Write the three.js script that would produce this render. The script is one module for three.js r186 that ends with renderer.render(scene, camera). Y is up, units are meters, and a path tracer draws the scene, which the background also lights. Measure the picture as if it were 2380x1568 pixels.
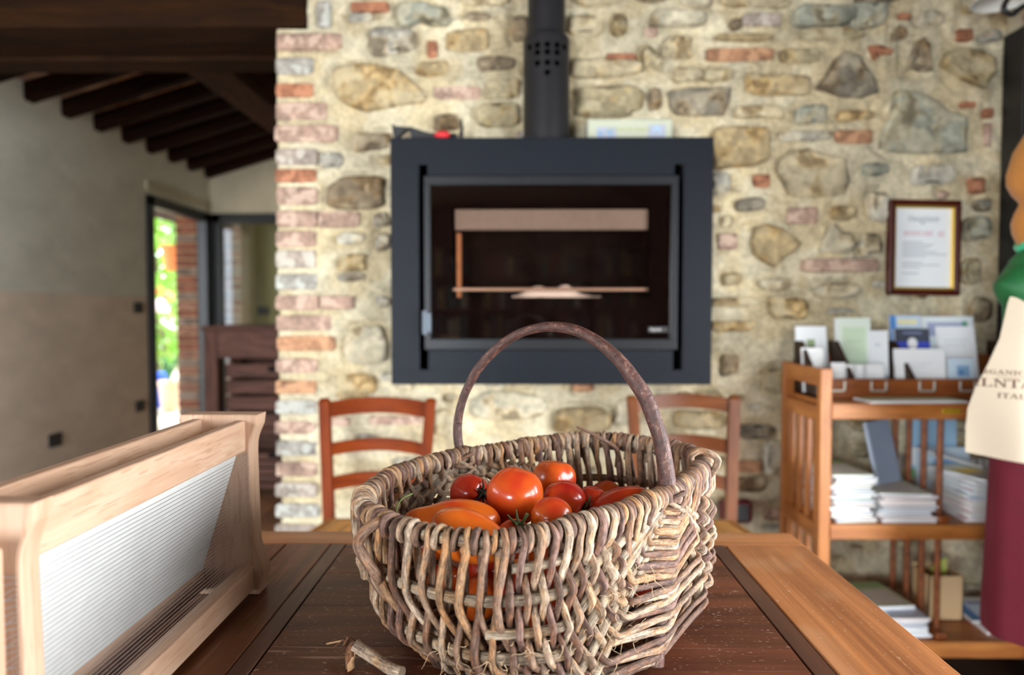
import * as THREE from 'three';
import { RoundedBoxGeometry } from 'three/addons/geometries/RoundedBoxGeometry.js';
import { mergeGeometries } from 'three/addons/utils/BufferGeometryUtils.js';
import { RectAreaLightUniformsLib } from 'three/addons/lights/RectAreaLightUniformsLib.js';

// ---------------------------------------------------------------- camera, sky, light, exposure
const scene = new THREE.Scene();
const EYE = 1.15, FOCAL = 1650;
const camera = new THREE.PerspectiveCamera(2 * Math.atan(784 / FOCAL) * 180 / Math.PI, 2380 / 1568, 0.05, 200);
camera.position.set(0, EYE, 0);
camera.rotation.set(-Math.atan(61 / FOCAL), Math.atan(19 / FOCAL), 0, 'YXZ');
camera.focus = 0.80;
camera.userData.fStop = 2.9;
camera.updateMatrixWorld(true);

const renderer = new THREE.WebGLRenderer({ antialias: true });
renderer.toneMapping = THREE.LinearToneMapping;
renderer.toneMappingExposure = 1.55;
renderer.shadowMap.enabled = true;

scene.background = new THREE.Color(0.80, 0.90, 1.0);
scene.backgroundIntensity = 4.5;

const sun = new THREE.DirectionalLight(new THREE.Color(1.0, 0.94, 0.84), 8);
sun.position.set(-4, 9, -13); sun.target.position.set(-5, 0, -8);
sun.castShadow = true; scene.add(sun, sun.target);
Object.assign(sun.shadow.camera, { left: -9, right: 9, top: 9, bottom: -9, near: 0.5, far: 40 });

// daylight that falls in through the three windows of the room (right, left, and an added unseen one behind the camera)
RectAreaLightUniformsLib.init();
// sky light falls downwards through a window, so each window is four bands that look down into the room
function windowLight(x, y, z, w, h, nx, nz, intensity, color) {
  for (let k = 0; k < 4; k++) {
    const l = new THREE.RectAreaLight(color, intensity, w, h / 4 * 1.1), yy = y + (k - 1.5) * h / 4;
    l.position.set(x, yy, z); l.lookAt(x + nx, yy - 0.62, z + nz); l.castShadow = true; scene.add(l);
  }
}
windowLight(1.77, 0.95, -0.05, 2.36, 1.70, -1, 0, 8.4, new THREE.Color(0.97, 0.985, 1.0));
windowLight(-3.06, 1.02, -0.75, 1.66, 1.60, 1, 0, 3, new THREE.Color(0.88, 0.95, 1.0));
windowLight(-1.88, 1.00, 3.56, 1.46, 1.70, 0, -1, 25, new THREE.Color(0.90, 0.96, 1.0));  // light of the added rear window, set to brighten the stone wall

// ---------------------------------------------------------------- helpers
let seed = 7;
const rnd = () => { seed = (seed * 1664525 + 1013904223) % 4294967296; return seed / 4294967296; };
const rr = (a, b) => a + (b - a) * rnd();
const V = (x, y, z) => new THREE.Vector3(x, y, z);
const lerp = (a, b, t) => a + (b - a) * t, clamp = (x, a, b) => Math.min(b, Math.max(a, x));
const smooth = (a, b, x) => { const t = clamp((x - a) / (b - a), 0, 1); return t * t * (3 - 2 * t); };
function ray(u, v) { return V((u - 1190) / FOCAL, -(v - 784) / FOCAL, -1).applyEuler(camera.rotation); }
// a point seen at pixel (u, v) of the photograph and known to stand d metres into the room
function at(u, v, d) { const r = ray(u, v); return r.multiplyScalar(-d / r.z).add(camera.position); }
function atY(u, v, y) { const r = ray(u, v); return r.multiplyScalar((y - EYE) / r.y).add(camera.position); }

function hash(x, y, s) { let h = (x * 374761393 + y * 668265263 + s * 2147483647) | 0; h = Math.imul(h ^ (h >>> 13), 1274126177); h ^= h >>> 16; return (h >>> 0) / 4294967296; }
function pnoise(x, y, px, py, s) { // value noise that repeats after px, py cells
  const xi = Math.floor(x), yi = Math.floor(y), fx = x - xi, fy = y - yi;
  const m = (a, b) => ((a % b) + b) % b, ux = fx * fx * (3 - 2 * fx), uy = fy * fy * (3 - 2 * fy);
  const g = (i, j) => hash(m(xi + i, px), m(yi + j, py), s);
  return lerp(lerp(g(0, 0), g(1, 0), ux), lerp(g(0, 1), g(1, 1), ux), uy);
}
function fbm(u, v, cx, cy, oct, s) { let a = 0.5, t = 0, n = 0; for (let o = 0; o < oct; o++) { t += a * pnoise(u * cx, v * cy, cx, cy, s + o); n += a; a *= 0.5; cx *= 2; cy *= 2; } return t / n; }
function n3(x, y, z, s = 0) { // smooth noise in space, -1..1
  const xi = Math.floor(x), yi = Math.floor(y), zi = Math.floor(z), q = (t) => t * t * (3 - 2 * t), fx = q(x - xi), fy = q(y - yi), fz = q(z - zi);
  const g = (i, j, k) => hash(xi + i + 57 * (zi + k), yi + j, s + 11);
  const p = (k) => lerp(lerp(g(0, 0, k), g(1, 0, k), fx), lerp(g(0, 1, k), g(1, 1, k), fx), fy);
  return 2 * lerp(p(0), p(1), fz) - 1;
}
function dataTex(w, h, fn, color = true) {
  const d = new Uint8Array(w * h * 4);
  for (let j = 0; j < h; j++) for (let i = 0; i < w; i++) { const c = fn(i / w, j / h), k = 4 * (j * w + i); for (let m = 0; m < 3; m++) d[k + m] = clamp((c.length ? c[m] : c) * 255, 0, 255); d[k + 3] = 255; }
  const t = new THREE.DataTexture(d, w, h); t.magFilter = t.minFilter = THREE.LinearFilter; t.wrapS = t.wrapT = THREE.RepeatWrapping;
  if (color) t.colorSpace = THREE.SRGBColorSpace; t.needsUpdate = true; return t;
}
function canvasTex(w, h, draw) { const c = document.createElement('canvas'); c.width = w; c.height = h; draw(c.getContext('2d'), w, h); const t = new THREE.CanvasTexture(c); t.colorSpace = THREE.SRGBColorSpace; return t; }
const mix3 = (a, b, t) => [lerp(a[0], b[0], t), lerp(a[1], b[1], t), lerp(a[2], b[2], t)];
const rgb = (r, g, b) => [r / 255, g / 255, b / 255];

// textures (1 repeat = 1 uv unit; uv are metres times a factor)
const T = {};
T.stone = dataTex(512, 512, (u, v) => { const a = fbm(u, v, 5, 5, 5, 1), b = fbm(u, v, 24, 24, 3, 9), c = fbm(u, v, 9, 9, 3, 31); let k = 0.70 + 0.34 * a + 0.26 * (b - 0.5); const o = smooth(0.5, 0.75, c) * 0.14; return [k + o * 0.5, k + o * 0.05, k - o * 0.6].map((x) => x * 0.98); });
T.stoneB = dataTex(512, 512, (u, v) => 0.25 + 0.5 * fbm(u, v, 12, 12, 5, 4) + 0.25 * fbm(u, v, 4, 4, 2, 8), false);
T.mortar = dataTex(1024, 1024, (u, v) => { const a = fbm(u, v, 6, 6, 4, 2), b = fbm(u, v, 90, 90, 2, 5), c = fbm(u, v, 11, 11, 3, 14); const k = 0.88 + 0.30 * (a - 0.5) + 0.24 * (b - 0.5); const y = smooth(0.40, 0.68, c); return mix3([k, k * 0.965, k * 0.87], [k * 0.96, k * 0.90, k * 0.77], y); });
T.mortarB = dataTex(512, 512, (u, v) => 0.6 * fbm(u, v, 40, 40, 3, 6) + 0.4 * fbm(u, v, 9, 9, 3, 3), false);
T.brick = dataTex(512, 512, (u, v) => { const a = fbm(u, v, 8, 8, 4, 21), b = fbm(u, v, 14, 14, 4, 27), s = fbm(u, v, 60, 60, 2, 23); const k = 0.72 + 0.34 * (a - 0.5) + 0.25 * (s - 0.5); const l = smooth(0.50, 0.62, b); return mix3([k, k, k], [0.93, 0.97, 0.98], l * 0.75); });
function woodTex(dark, light, pore, poreAmt, sd, rings = 7) {
  return dataTex(1024, 512, (u, v) => {
    const w = fbm(u, v, 3, 5, 3, sd) * 1.1, g = fbm(u, v + 0, 4, 60, 3, sd + 3), f = fbm(u, v, 10, 220, 2, sd + 5);
    const r = 0.5 + 0.5 * Math.sin(6.283 * (rings * v + w * 2.2)), t = clamp(0.34 * r + 0.42 * g + 0.34 * f - 0.02, 0, 1);
    const p = smooth(0.66, 0.8, fbm(u, v, 14, 150, 2, sd + 8)) * poreAmt;
    return mix3(mix3(dark, light, t), pore, p);
  });
}
T.table = woodTex(rgb(66, 33, 16), rgb(124, 72, 40), rgb(158, 128, 112), 0.30, 40);
T.tableDark = woodTex(rgb(58, 33, 24), rgb(98, 60, 44), rgb(148, 122, 110), 0.22, 44);
T.tablePanel = dataTex(1024, 1024, (u, v) => { // grain with pale flour left in the pores and specks of flour on top
  const w = fbm(u, v, 3, 5, 3, 50), g = fbm(u, v, 4, 70, 3, 53), f = fbm(u, v, 10, 240, 2, 55), r = 0.5 + 0.5 * Math.sin(6.283 * (6 * v + w * 2.6)), t = clamp(0.36 * r + 0.42 * g + 0.3 * f, 0, 1);
  const c = mix3(rgb(62, 30, 18), rgb(120, 66, 42), t), p = smooth(0.62, 0.74, fbm(u, v, 7, 90, 2, 58)) * smooth(0.45, 0.62, fbm(u, v, 3, 4, 2, 61)) * 0.5;
  const sp = smooth(0.86, 0.93, pnoise(u * 260, v * 260, 260, 260, 63)) * 0.6;
  return mix3(c, rgb(190, 172, 160), Math.max(p, sp));
});
T.tableEdge = dataTex(1024, 1024, (u, v) => {
  const w = fbm(u, v, 3, 5, 3, 70), g = fbm(u, v, 4, 60, 3, 73), f = fbm(u, v, 10, 220, 2, 75), r = 0.5 + 0.5 * Math.sin(6.283 * (5 * v + w * 2.0)), t = clamp(0.3 * r + 0.42 * g + 0.4 * f, 0, 1);
  const c = mix3(rgb(112, 64, 32), rgb(196, 128, 76), t), p = smooth(0.52, 0.72, fbm(u, v, 9, 9, 4, 78)) * 0.16, sp = smooth(0.9, 0.95, pnoise(u * 240, v * 240, 240, 240, 83)) * 0.45;
  return mix3(c, rgb(196, 176, 160), Math.max(p, sp));
});
T.pine = woodTex(rgb(142, 84, 38), rgb(206, 148, 88), rgb(120, 70, 34), 0.35, 90);
T.red = woodTex(rgb(136, 58, 14), rgb(200, 98, 32), rgb(104, 42, 10), 0.3, 95);
T.beech = woodTex(rgb(206, 170, 142), rgb(236, 210, 188), rgb(178, 136, 106), 0.4, 100, 4);
T.dark = woodTex(rgb(40, 27, 16), rgb(88, 64, 38), rgb(22, 15, 9), 0.4, 105);
T.crate = woodTex(rgb(72, 50, 42), rgb(132, 100, 86), rgb(52, 36, 30), 0.4, 110);
T.bark = dataTex(512, 256, (u, v) => { const a = fbm(u, v, 10, 6, 4, 120), b = fbm(u, v, 20, 60, 3, 124), c = fbm(u, v, 60, 16, 2, 128); const k = 0.5 + 0.55 * (a - 0.5) + 0.65 * (b - 0.5) + 0.3 * (c - 0.5) + 0.16; const o = smooth(0.52, 0.68, fbm(u, v, 14, 5, 3, 131)) * 0.13; return [k + 0.06 + o * 0.7, k + o * 0.2, k - 0.05 - o * 0.35]; });
T.barkB = dataTex(512, 256, (u, v) => 0.5 * fbm(u, v, 16, 50, 3, 141) + 0.5 * fbm(u, v, 40, 8, 2, 144), false);
T.lichen = dataTex(512, 256, (u, v) => { const a = fbm(u, v, 16, 8, 4, 151), b = fbm(u, v, 40, 20, 3, 155), k = 0.3 + 0.4 * a; return mix3([k, k * 0.72, k * 0.62], rgb(196, 184, 160), 0.8 * smooth(0.60, 0.66, b) * smooth(0.48, 0.6, a)); });
T.plaster = dataTex(512, 512, (u, v) => { const k = 0.93 + 0.10 * (fbm(u, v, 6, 6, 4, 161) - 0.5) + 0.05 * (fbm(u, v, 80, 80, 2, 165) - 0.5); return [k, k, k * 0.99]; });
T.rush = dataTex(512, 512, (u, v) => { const k = 0.55 + 0.5 * fbm(u, v, 3, 70, 2, 171); return [k, k * 0.84, k * 0.6]; });
T.cloth = dataTex(256, 256, (u, v) => { const k = 0.9 + 0.1 * Math.sin(u * 6.283 * 64) * Math.sin(v * 6.283 * 64) + 0.08 * (fbm(u, v, 8, 8, 3, 181) - 0.5); return [k, k, k]; });
T.grass = dataTex(256, 256, (u, v) => { const k = 0.6 + 0.6 * fbm(u, v, 10, 10, 4, 185); return [k, k, k * 0.9]; });
function again(t, rx, ry) { const c = t.clone(); c.repeat.set(rx, ry); c.needsUpdate = true; return c; }

const std = (o) => new THREE.MeshStandardMaterial({ roughness: 0.8, ...o });
const phys = (o) => new THREE.MeshPhysicalMaterial({ roughness: 0.5, ...o });
const C = (r, g, b) => new THREE.Color().setRGB(r / 255, g / 255, b / 255, THREE.SRGBColorSpace);

const taken = {};
const numbered = (n) => { const k = taken[n] = (taken[n] ?? -1) + 1; return k ? n + '_' + String(k).padStart(3, '0') : n; };
function shade(o) { o.castShadow = o.receiveShadow = true; return o; }
function thing(name, label, category, p = [0, 0, 0], turn = 0, group) {
  const o = new THREE.Group(); o.name = numbered(name); o.position.set(...p); o.rotation.y = turn;
  o.userData = { label, category }; if (group) o.userData.group = group; scene.add(o); return o;
}
function part(name, geo, mat, parent, label) { const m = shade(new THREE.Mesh(Array.isArray(geo) ? merge(geo) : geo, mat)); m.name = name; if (label) m.userData.label = label; parent.add(m); return m; }
function single(name, label, category, geo, mat, group) { const m = shade(new THREE.Mesh(geo, mat)); m.name = numbered(name); m.userData = { label, category }; if (group) m.userData.group = group; scene.add(m); return m; }
function struct(name, label, geo, mat) { const m = geo ? shade(new THREE.Mesh(Array.isArray(geo) ? merge(geo) : geo, mat)) : new THREE.Group(); m.name = name; m.userData = { kind: 'structure', label, category: name.replace(/_.*/, '') }; scene.add(m); return m; }
function merge(list) { return mergeGeometries(list.map((g) => { const h = g.index ? g.toNonIndexed() : g.clone(); for (const k of Object.keys(h.attributes)) if (!['position', 'normal', 'uv'].includes(k)) h.deleteAttribute(k); return h; })); }
// uv in metres; grain runs along the given axis
function grain(g, axis = 'x', k = 1, du = rnd(), dv = rnd()) {
  const p = g.attributes.position, n = g.attributes.normal, uv = new Float32Array(p.count * 2);
  for (let i = 0; i < p.count; i++) {
    const c = { x: p.getX(i), y: p.getY(i), z: p.getZ(i) }, nn = { x: Math.abs(n.getX(i)), y: Math.abs(n.getY(i)), z: Math.abs(n.getZ(i)) };
    const rest = ['x', 'y', 'z'].filter((a) => a !== axis); const b = nn[rest[0]] > nn[rest[1]] ? rest[1] : rest[0];
    uv[2 * i] = c[axis] * k + du; uv[2 * i + 1] = c[b] * k * 1.7 + dv;
  }
  g.setAttribute('uv', new THREE.BufferAttribute(uv, 2)); return g;
}
function box(x0, x1, y0, y1, z0, z1, r = 0.003, axis, k = 1) {
  const w = x1 - x0, h = y1 - y0, d = z1 - z0, rad = Math.min(r, w / 2.1, h / 2.1, d / 2.1);
  const g = r > 0 ? new RoundedBoxGeometry(w, h, d, 2, rad) : new THREE.BoxGeometry(w, h, d); g.translate((x0 + x1) / 2, (y0 + y1) / 2, (z0 + z1) / 2);
  return grain(g, axis ?? (w >= h && w >= d ? 'x' : h >= d ? 'y' : 'z'), k);
}
// a tube along points, with its own radius at each
function tube(pts, rad, n = 7, closed = false, k = 4) {
  const m = pts.length, P = [], N = [], UV = [], I = [], R = typeof rad === 'function' ? rad : () => rad; let nor = null, len = 0; const du = rnd(), dv = rnd();
  const tan = (i) => { const a = pts[closed ? (i - 1 + m) % m : Math.max(0, i - 1)], b = pts[closed ? (i + 1) % m : Math.min(m - 1, i + 1)]; return b.clone().sub(a).normalize(); };
  const count = closed ? m + 1 : m;
  for (let q = 0; q < count; q++) {
    const i = q % m, t = tan(i);
    if (!nor) { nor = Math.abs(t.y) < 0.9 ? V(0, 1, 0) : V(1, 0, 0); }
    nor = nor.clone().addScaledVector(t, -nor.dot(t)).normalize(); const bi = t.clone().cross(nor);
    if (q) len += pts[i].distanceTo(pts[(q - 1) % m]);
    const r = R(q / (count - 1));
    for (let j = 0; j <= n; j++) { const a = j / n * 6.2832, c = nor.clone().multiplyScalar(Math.cos(a)).addScaledVector(bi, Math.sin(a)); P.push(pts[i].x + c.x * r, pts[i].y + c.y * r, pts[i].z + c.z * r); N.push(c.x, c.y, c.z); UV.push(len * k + du, j / n + dv); }
  }
  for (let q = 0; q < count - 1; q++) for (let j = 0; j < n; j++) { const a = q * (n + 1) + j, b = a + n + 1; I.push(a, a + 1, b, b, a + 1, b + 1); }
  if (!closed) for (const [q, s] of [[0, -1], [count - 1, 1]]) {
    const t = tan(q).multiplyScalar(s), c = P.length / 3, base = q * (n + 1); P.push(pts[q].x, pts[q].y, pts[q].z); N.push(t.x, t.y, t.z); UV.push(len * k * (q ? 1 : 0) + du, dv);
    const ring = P.length / 3; for (let j = 0; j <= n; j++) { P.push(P[3 * (base + j)], P[3 * (base + j) + 1], P[3 * (base + j) + 2]); N.push(t.x, t.y, t.z); UV.push(du + 0.01 * Math.cos(j), dv + 0.01 * Math.sin(j)); }
    for (let j = 0; j < n; j++) s > 0 ? I.push(c, ring + j, ring + j + 1) : I.push(c, ring + j + 1, ring + j);
  }
  const g = new THREE.BufferGeometry(); g.setAttribute('position', new THREE.Float32BufferAttribute(P, 3)); g.setAttribute('normal', new THREE.Float32BufferAttribute(N, 3)); g.setAttribute('uv', new THREE.Float32BufferAttribute(UV, 2)); g.setIndex(I); return g;
}
function spline(pts, n, closed = false, tension = 0.5) { return new THREE.CatmullRomCurve3(pts, closed, tension === 0.5 ? 'centripetal' : 'catmullrom', tension).getPoints(n); }
// a grid of points turned into a surface: rows[j][i] are Vector3
function sheet(rows, uvf, closeU = false) {
  const P = [], UV = [], I = [], h = rows.length, w = rows[0].length;
  rows.forEach((r, j) => r.forEach((p, i) => { P.push(p.x, p.y, p.z); const q = uvf ? uvf(i / (w - 1), j / (h - 1), p) : [i / (w - 1), j / (h - 1)]; UV.push(q[0], q[1]); }));
  for (let j = 0; j < h - 1; j++) for (let i = 0; i < w - 1; i++) { const a = j * w + i, b = a + w; I.push(a, a + 1, b, b, a + 1, b + 1); }
  const g = new THREE.BufferGeometry(); g.setAttribute('position', new THREE.Float32BufferAttribute(P, 3)); g.setAttribute('uv', new THREE.Float32BufferAttribute(UV, 2)); g.setIndex(I); g.computeVertexNormals();
  if (closeU) { const n = g.attributes.normal; for (let j = 0; j < h; j++) { const a = j * w, b = a + w - 1, x = n.getX(a) + n.getX(b), y = n.getY(a) + n.getY(b), z = n.getZ(a) + n.getZ(b), l = Math.hypot(x, y, z) || 1; n.setXYZ(a, x / l, y / l, z / l); n.setXYZ(b, x / l, y / l, z / l); } }
  return g;
}
function lathe(pts, seg = 32) { return new THREE.LatheGeometry(pts.map(([r, y]) => new THREE.Vector2(r, y)), seg); }
const rot = (g, x = 0, y = 0, z = 0) => g.applyMatrix4(new THREE.Matrix4().makeRotationFromEuler(new THREE.Euler(x, y, z)));
const mov = (g, x, y, z) => g.translate(x, y, z);
// ---------------------------------------------------------------- the stone wall behind the stove
const WZ = -2.5, XL = -0.855, XR = 1.68, XH = -2.97, ZE = -6.8;
const NOTCH = { x: -0.742, y: 2.135 };
const wallStone = struct('wall_back', 'rubble stone wall with brick edge and lime mortar behind the stove');
const stoneM = {}, stoneCol = {
  t: [204, 187, 152], o: [200, 176, 132], l: [216, 205, 178], g: [178, 172, 158], k: [146, 136, 118], d: [162, 142, 114], v: [174, 174, 156], w: [222, 215, 195], y: [182, 167, 132],
};
// weathered stone: mottled, pitted, with lime mortar smeared over it in ragged patches
for (const [i, [k, c]] of Object.entries(stoneCol).entries()) {
  const base = rgb(...c), map = dataTex(512, 512, (u, v) => {
    const a = fbm(u, v, 5, 5, 5, 301 + i), f = fbm(u, v, 26, 26, 3, 311 + i), q = fbm(u, v, 9, 9, 4, 331 + i), m = fbm(u, v, 6, 6, 5, 351 + i);
    const t = 0.86 + 0.42 * (a - 0.5) + 0.36 * (f - 0.5), w = 0.10 * smooth(0.5, 0.7, q); let col = [base[0] * t + w * 0.5, base[1] * t, base[2] * t - w * 0.6];
    col = mix3(col, [base[0] * 0.55, base[1] * 0.52, base[2] * 0.48], smooth(0.60, 0.72, q) * 0.7);
    return mix3(col, [0.82, 0.77, 0.65], smooth(0.54, 0.63, m) * 0.45);
  });
  stoneM[k] = std({ color: 0xffffff, map, bumpMap: T.stoneB, bumpScale: 0.014, roughness: 0.95 });
}
const brickCol = { p: [222, 184, 162], q: [218, 200, 184], r: [212, 142, 106], n: [222, 164, 124], z: [212, 204, 192] }, brickM = {};
for (const [k, c] of Object.entries(brickCol)) brickM[k] = std({ color: C(...c), map: T.brick, bumpMap: T.stoneB, bumpScale: 0.004, roughness: 0.95 });
const stones = []; // {poly, cx, cy, rx, ry}
function outline(u0, v0, u1, v1, boxy, jit, n = 18) {
  const a = at(u0, v1, -WZ), b = at(u1, v0, -WZ), cx = (a.x + b.x) / 2, cy = (a.y + b.y) / 2, rx = (b.x - a.x) / 2, ry = (b.y - a.y) / 2, p = [], ph = rnd() * 9;
  for (let i = 0; i < n; i++) { const t = i / n * 6.2832 + 0.1, c = Math.cos(t), s = Math.sin(t), e = boxy, q = 1 + jit * n3(c * 1.3 + ph, s * 1.3, ph, 3); p.push([cx + rx * q * Math.sign(c) * Math.abs(c) ** e, cy + ry * q * Math.sign(s) * Math.abs(s) ** e]); }
  return p;
}
function addStone(poly, mat, proud, rough, name) {
  const cx = poly.reduce((s, p) => s + p[0], 0) / poly.length, cy = poly.reduce((s, p) => s + p[1], 0) / poly.length, n = poly.length;
  const rx = Math.max(...poly.map((p) => Math.abs(p[0] - cx))), ry = Math.max(...poly.map((p) => Math.abs(p[1] - cy)));
  const in0 = Math.min(0.010, 0.25 * Math.min(rx, ry)), P = [], UV = [], I = [], off = rnd() * 5, f = 1 / Math.max(0.05, Math.min(rx, ry));
  const rings = [[0, -0.02], [0, proud * 0.35], [in0 * 0.5, proud * 0.8], [in0 * 1.6, proud], [-0.22, proud], [-0.42, proud], [-0.62, proud], [-0.82, proud]];
  for (const [ins, z] of rings) for (const [x, y] of poly) {
    const L = Math.hypot(x - cx, y - cy), k = ins < 0 ? 1 + ins : 1 - ins / L, px = cx + (x - cx) * k, py = cy + (y - cy) * k;
    const rg = (q, o) => { const t = n3(px * q, py * q, off, o); return 1 - 2 * Math.abs(t); };
    const zz = z + (z >= proud * 0.8 ? rough * (0.9 * n3(px * f * 1.5, py * f * 1.5, off, 1) + 0.55 * rg(22, 2) - 0.3 + 0.35 * n3(px * 60, py * 60, off, 4)) : 0);
    P.push(px, py, WZ + zz); UV.push(px * 2.2 + off, py * 2.2 + off * 0.7);
  }
  P.push(cx, cy, WZ + proud + rough * n3(cx * f, cy * f, off, 1)); UV.push(cx * 2.2 + off, cy * 2.2 + off * 0.7);
  for (let k = 0; k < rings.length - 1; k++) for (let i = 0; i < n; i++) { const a = k * n + i, b = k * n + (i + 1) % n; I.push(a, b, a + n, a + n, b, b + n); }
  for (let i = 0; i < n; i++) I.push((rings.length - 1) * n + i, (rings.length - 1) * n + (i + 1) % n, rings.length * n);
  const g = new THREE.BufferGeometry(); g.setAttribute('position', new THREE.Float32BufferAttribute(P, 3)); g.setAttribute('uv', new THREE.Float32BufferAttribute(UV, 2)); g.setIndex(I); g.computeVertexNormals();
  part(name, g, mat, wallStone);
  stones.push({ cx, cy, rx, ry, pit: rr(0.006, 0.024) * (name === 'brick' ? 0.5 : 1), a: rr(1.2, 3.4) });
}
const S = (u0, v0, u1, v1, m, proud = rr(0.004, 0.016), rough = 0.006, boxy = 0.62, jit = 0.24) => addStone(outline(u0, v0, u1, v1, boxy, jit, 22), stoneM[m], proud, rough, 'stone');
const B = (u0, v0, u1, v1, m, proud = rr(0.003, 0.010)) => addStone(outline(u0, v0, u1, v1, 0.24, 0.05, 20), brickM[m], proud, 0.0025, 'brick');
const G = (pts, m, proud, rough) => addStone(pts.map(([u, v]) => { const q = at(u, v, -WZ); return [q.x, q.y]; }).reverse(), stoneM[m], proud, rough, 'stone');
// brick edge of the wall, course by course
for (const [v0, v1, u1, m] of [[78, 116, 793, 'p'], [134, 173, 727, 'z'], [194, 226, 727, 'r'], [238, 279, 758, 'p'], [289, 330, 785, 'p'], [345, 383, 738, 'q'], [392, 424, 735, 'r'], [434, 476, 735, 'p'], [489, 529, 735, 'p'], [536, 574, 735, 'p'], [581, 622, 735, 'q'], [636, 673, 738, 'z'], [686, 720, 740, 'p'], [733, 768, 772, 'p'], [781, 815, 778, 'n'], [833, 866, 738, 'p'], [883, 915, 735, 'n'], [930, 962, 738, 'z'], [978, 1008, 736, 'p'], [1024, 1058, 738, 'z'], [1074, 1106, 735, 'p'], [1122, 1154, 738, 'q'], [1170, 1202, 742, 'z'], [1218, 1250, 736, 'q'], [1266, 1298, 738, 'p'], [1314, 1346, 738, 'q'], [1362, 1394, 738, 'p'], [1410, 1442, 738, 'q']]) B(641, v0, u1, v1, m, 0.006);
for (const b of [[741, 491, 835, 529, 'p'], [746, 687, 825, 719, 'p'], [737, 2, 769, 64, 'z'], [816, 4, 904, 28, 'r'], [993, 95, 1015, 135, 'r'], [1006, 200, 1116, 231, 'p'], [1497, 65, 1529, 86, 'p'], [1409, 124, 1476, 148, 'r'], [1640, 112, 1798, 142, 'n'], [1727, 30, 1817, 60, 'q'], [1941, 302, 2028, 334, 'n'], [2222, 67, 2262, 95, 'r'], [2087, 31, 2118, 46, 'r'], [2234, 236, 2268, 251, 'r'], [2286, 251, 2309, 275, 'r'], [2286, 285, 2304, 340, 'p'], [2252, 413, 2289, 450, 'r'], [1828, 481, 1901, 520, 'p'], [1668, 542, 1713, 581, 'p'], [1717, 1071, 1771, 1097, 'n'], [860, 966, 981, 987, 'p'], [771, 970, 812, 990, 'p'], [1752, 405, 1789, 435, 'r']]) B(...b);
B(1862, 601, 2036, 632, 'p', 0.03);
G([[2072, 95], [2076, 74], [2090, 58], [2106, 66], [2108, 84], [2090, 92]], 'd', 0.008, 0.004);
addStone([[2020, 106], [2045, 104], [2078, 116], [2072, 126], [2045, 128], [2034, 140], [2026, 124]].map(([u, v]) => { const q = at(u, v, -WZ); return [q.x, q.y]; }).reverse(), brickM.r, 0.008, 0.003, 'brick');
// big stones traced one by one
G([[772, 182], [785, 160], [830, 150], [880, 152], [930, 165], [965, 195], [994, 226], [984, 240], [930, 246], [900, 253], [850, 260], [815, 250], [785, 228]], 'o', 0.03, 0.012);
G([[1895, 205], [1925, 165], [1938, 138], [1965, 118], [1995, 130], [2012, 160], [2030, 185], [2040, 216], [2000, 229], [1950, 226]], 'k', 0.026, 0.01);
G([[2041, 346], [2050, 306], [2069, 260], [2078, 211], [2110, 214], [2139, 220], [2176, 233], [2200, 260], [2240, 276], [2246, 352], [2200, 357], [2151, 359], [2095, 355]], 'v', 0.02, 0.016);
G([[1803, 396], [1806, 371], [1836, 351], [1878, 346], [1907, 357], [1963, 368], [1974, 424], [1960, 452], [1887, 461], [1834, 455], [1820, 430]], 't', 0.024, 0.014);
G([[2185, 150], [2195, 124], [2230, 112], [2275, 118], [2310, 140], [2312, 170], [2285, 208], [2255, 196], [2215, 172]], 'y', 0.026, 0.008);
G([[1552, 214], [1600, 204], [1698, 204], [1696, 235], [1682, 266], [1620, 273], [1572, 266], [1556, 246]], 'k', 0.018, 0.012);
G([[922, 40], [924, 14], [945, 4], [985, 4], [1010, 14], [1036, 18], [1044, 38], [1052, 50], [1040, 62], [1010, 62], [980, 52], [946, 60], [932, 58]], 'v', 0.014, 0.006);
G([[2096, 172], [2118, 130], [2128, 96], [2148, 86], [2160, 104], [2167, 164], [2140, 166], [2120, 158]], 'd', 0.012, 0.012);
G([[1480, 130], [1492, 108], [1510, 106], [1530, 124], [1544, 150], [1536, 168], [1510, 150], [1492, 168]], 'y', 0.012, 0.006);
G([[1744, 560], [1752, 528], [1780, 520], [1812, 530], [1862, 566], [1840, 590], [1815, 602], [1800, 621], [1770, 606], [1752, 590]], 'o', 0.032, 0.024);
G([[1901, 586], [1912, 556], [1926, 524], [1942, 520], [1952, 536], [1976, 540], [1988, 570], [1980, 584], [1940, 588]], 'l', 0.018, 0.014);
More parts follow.
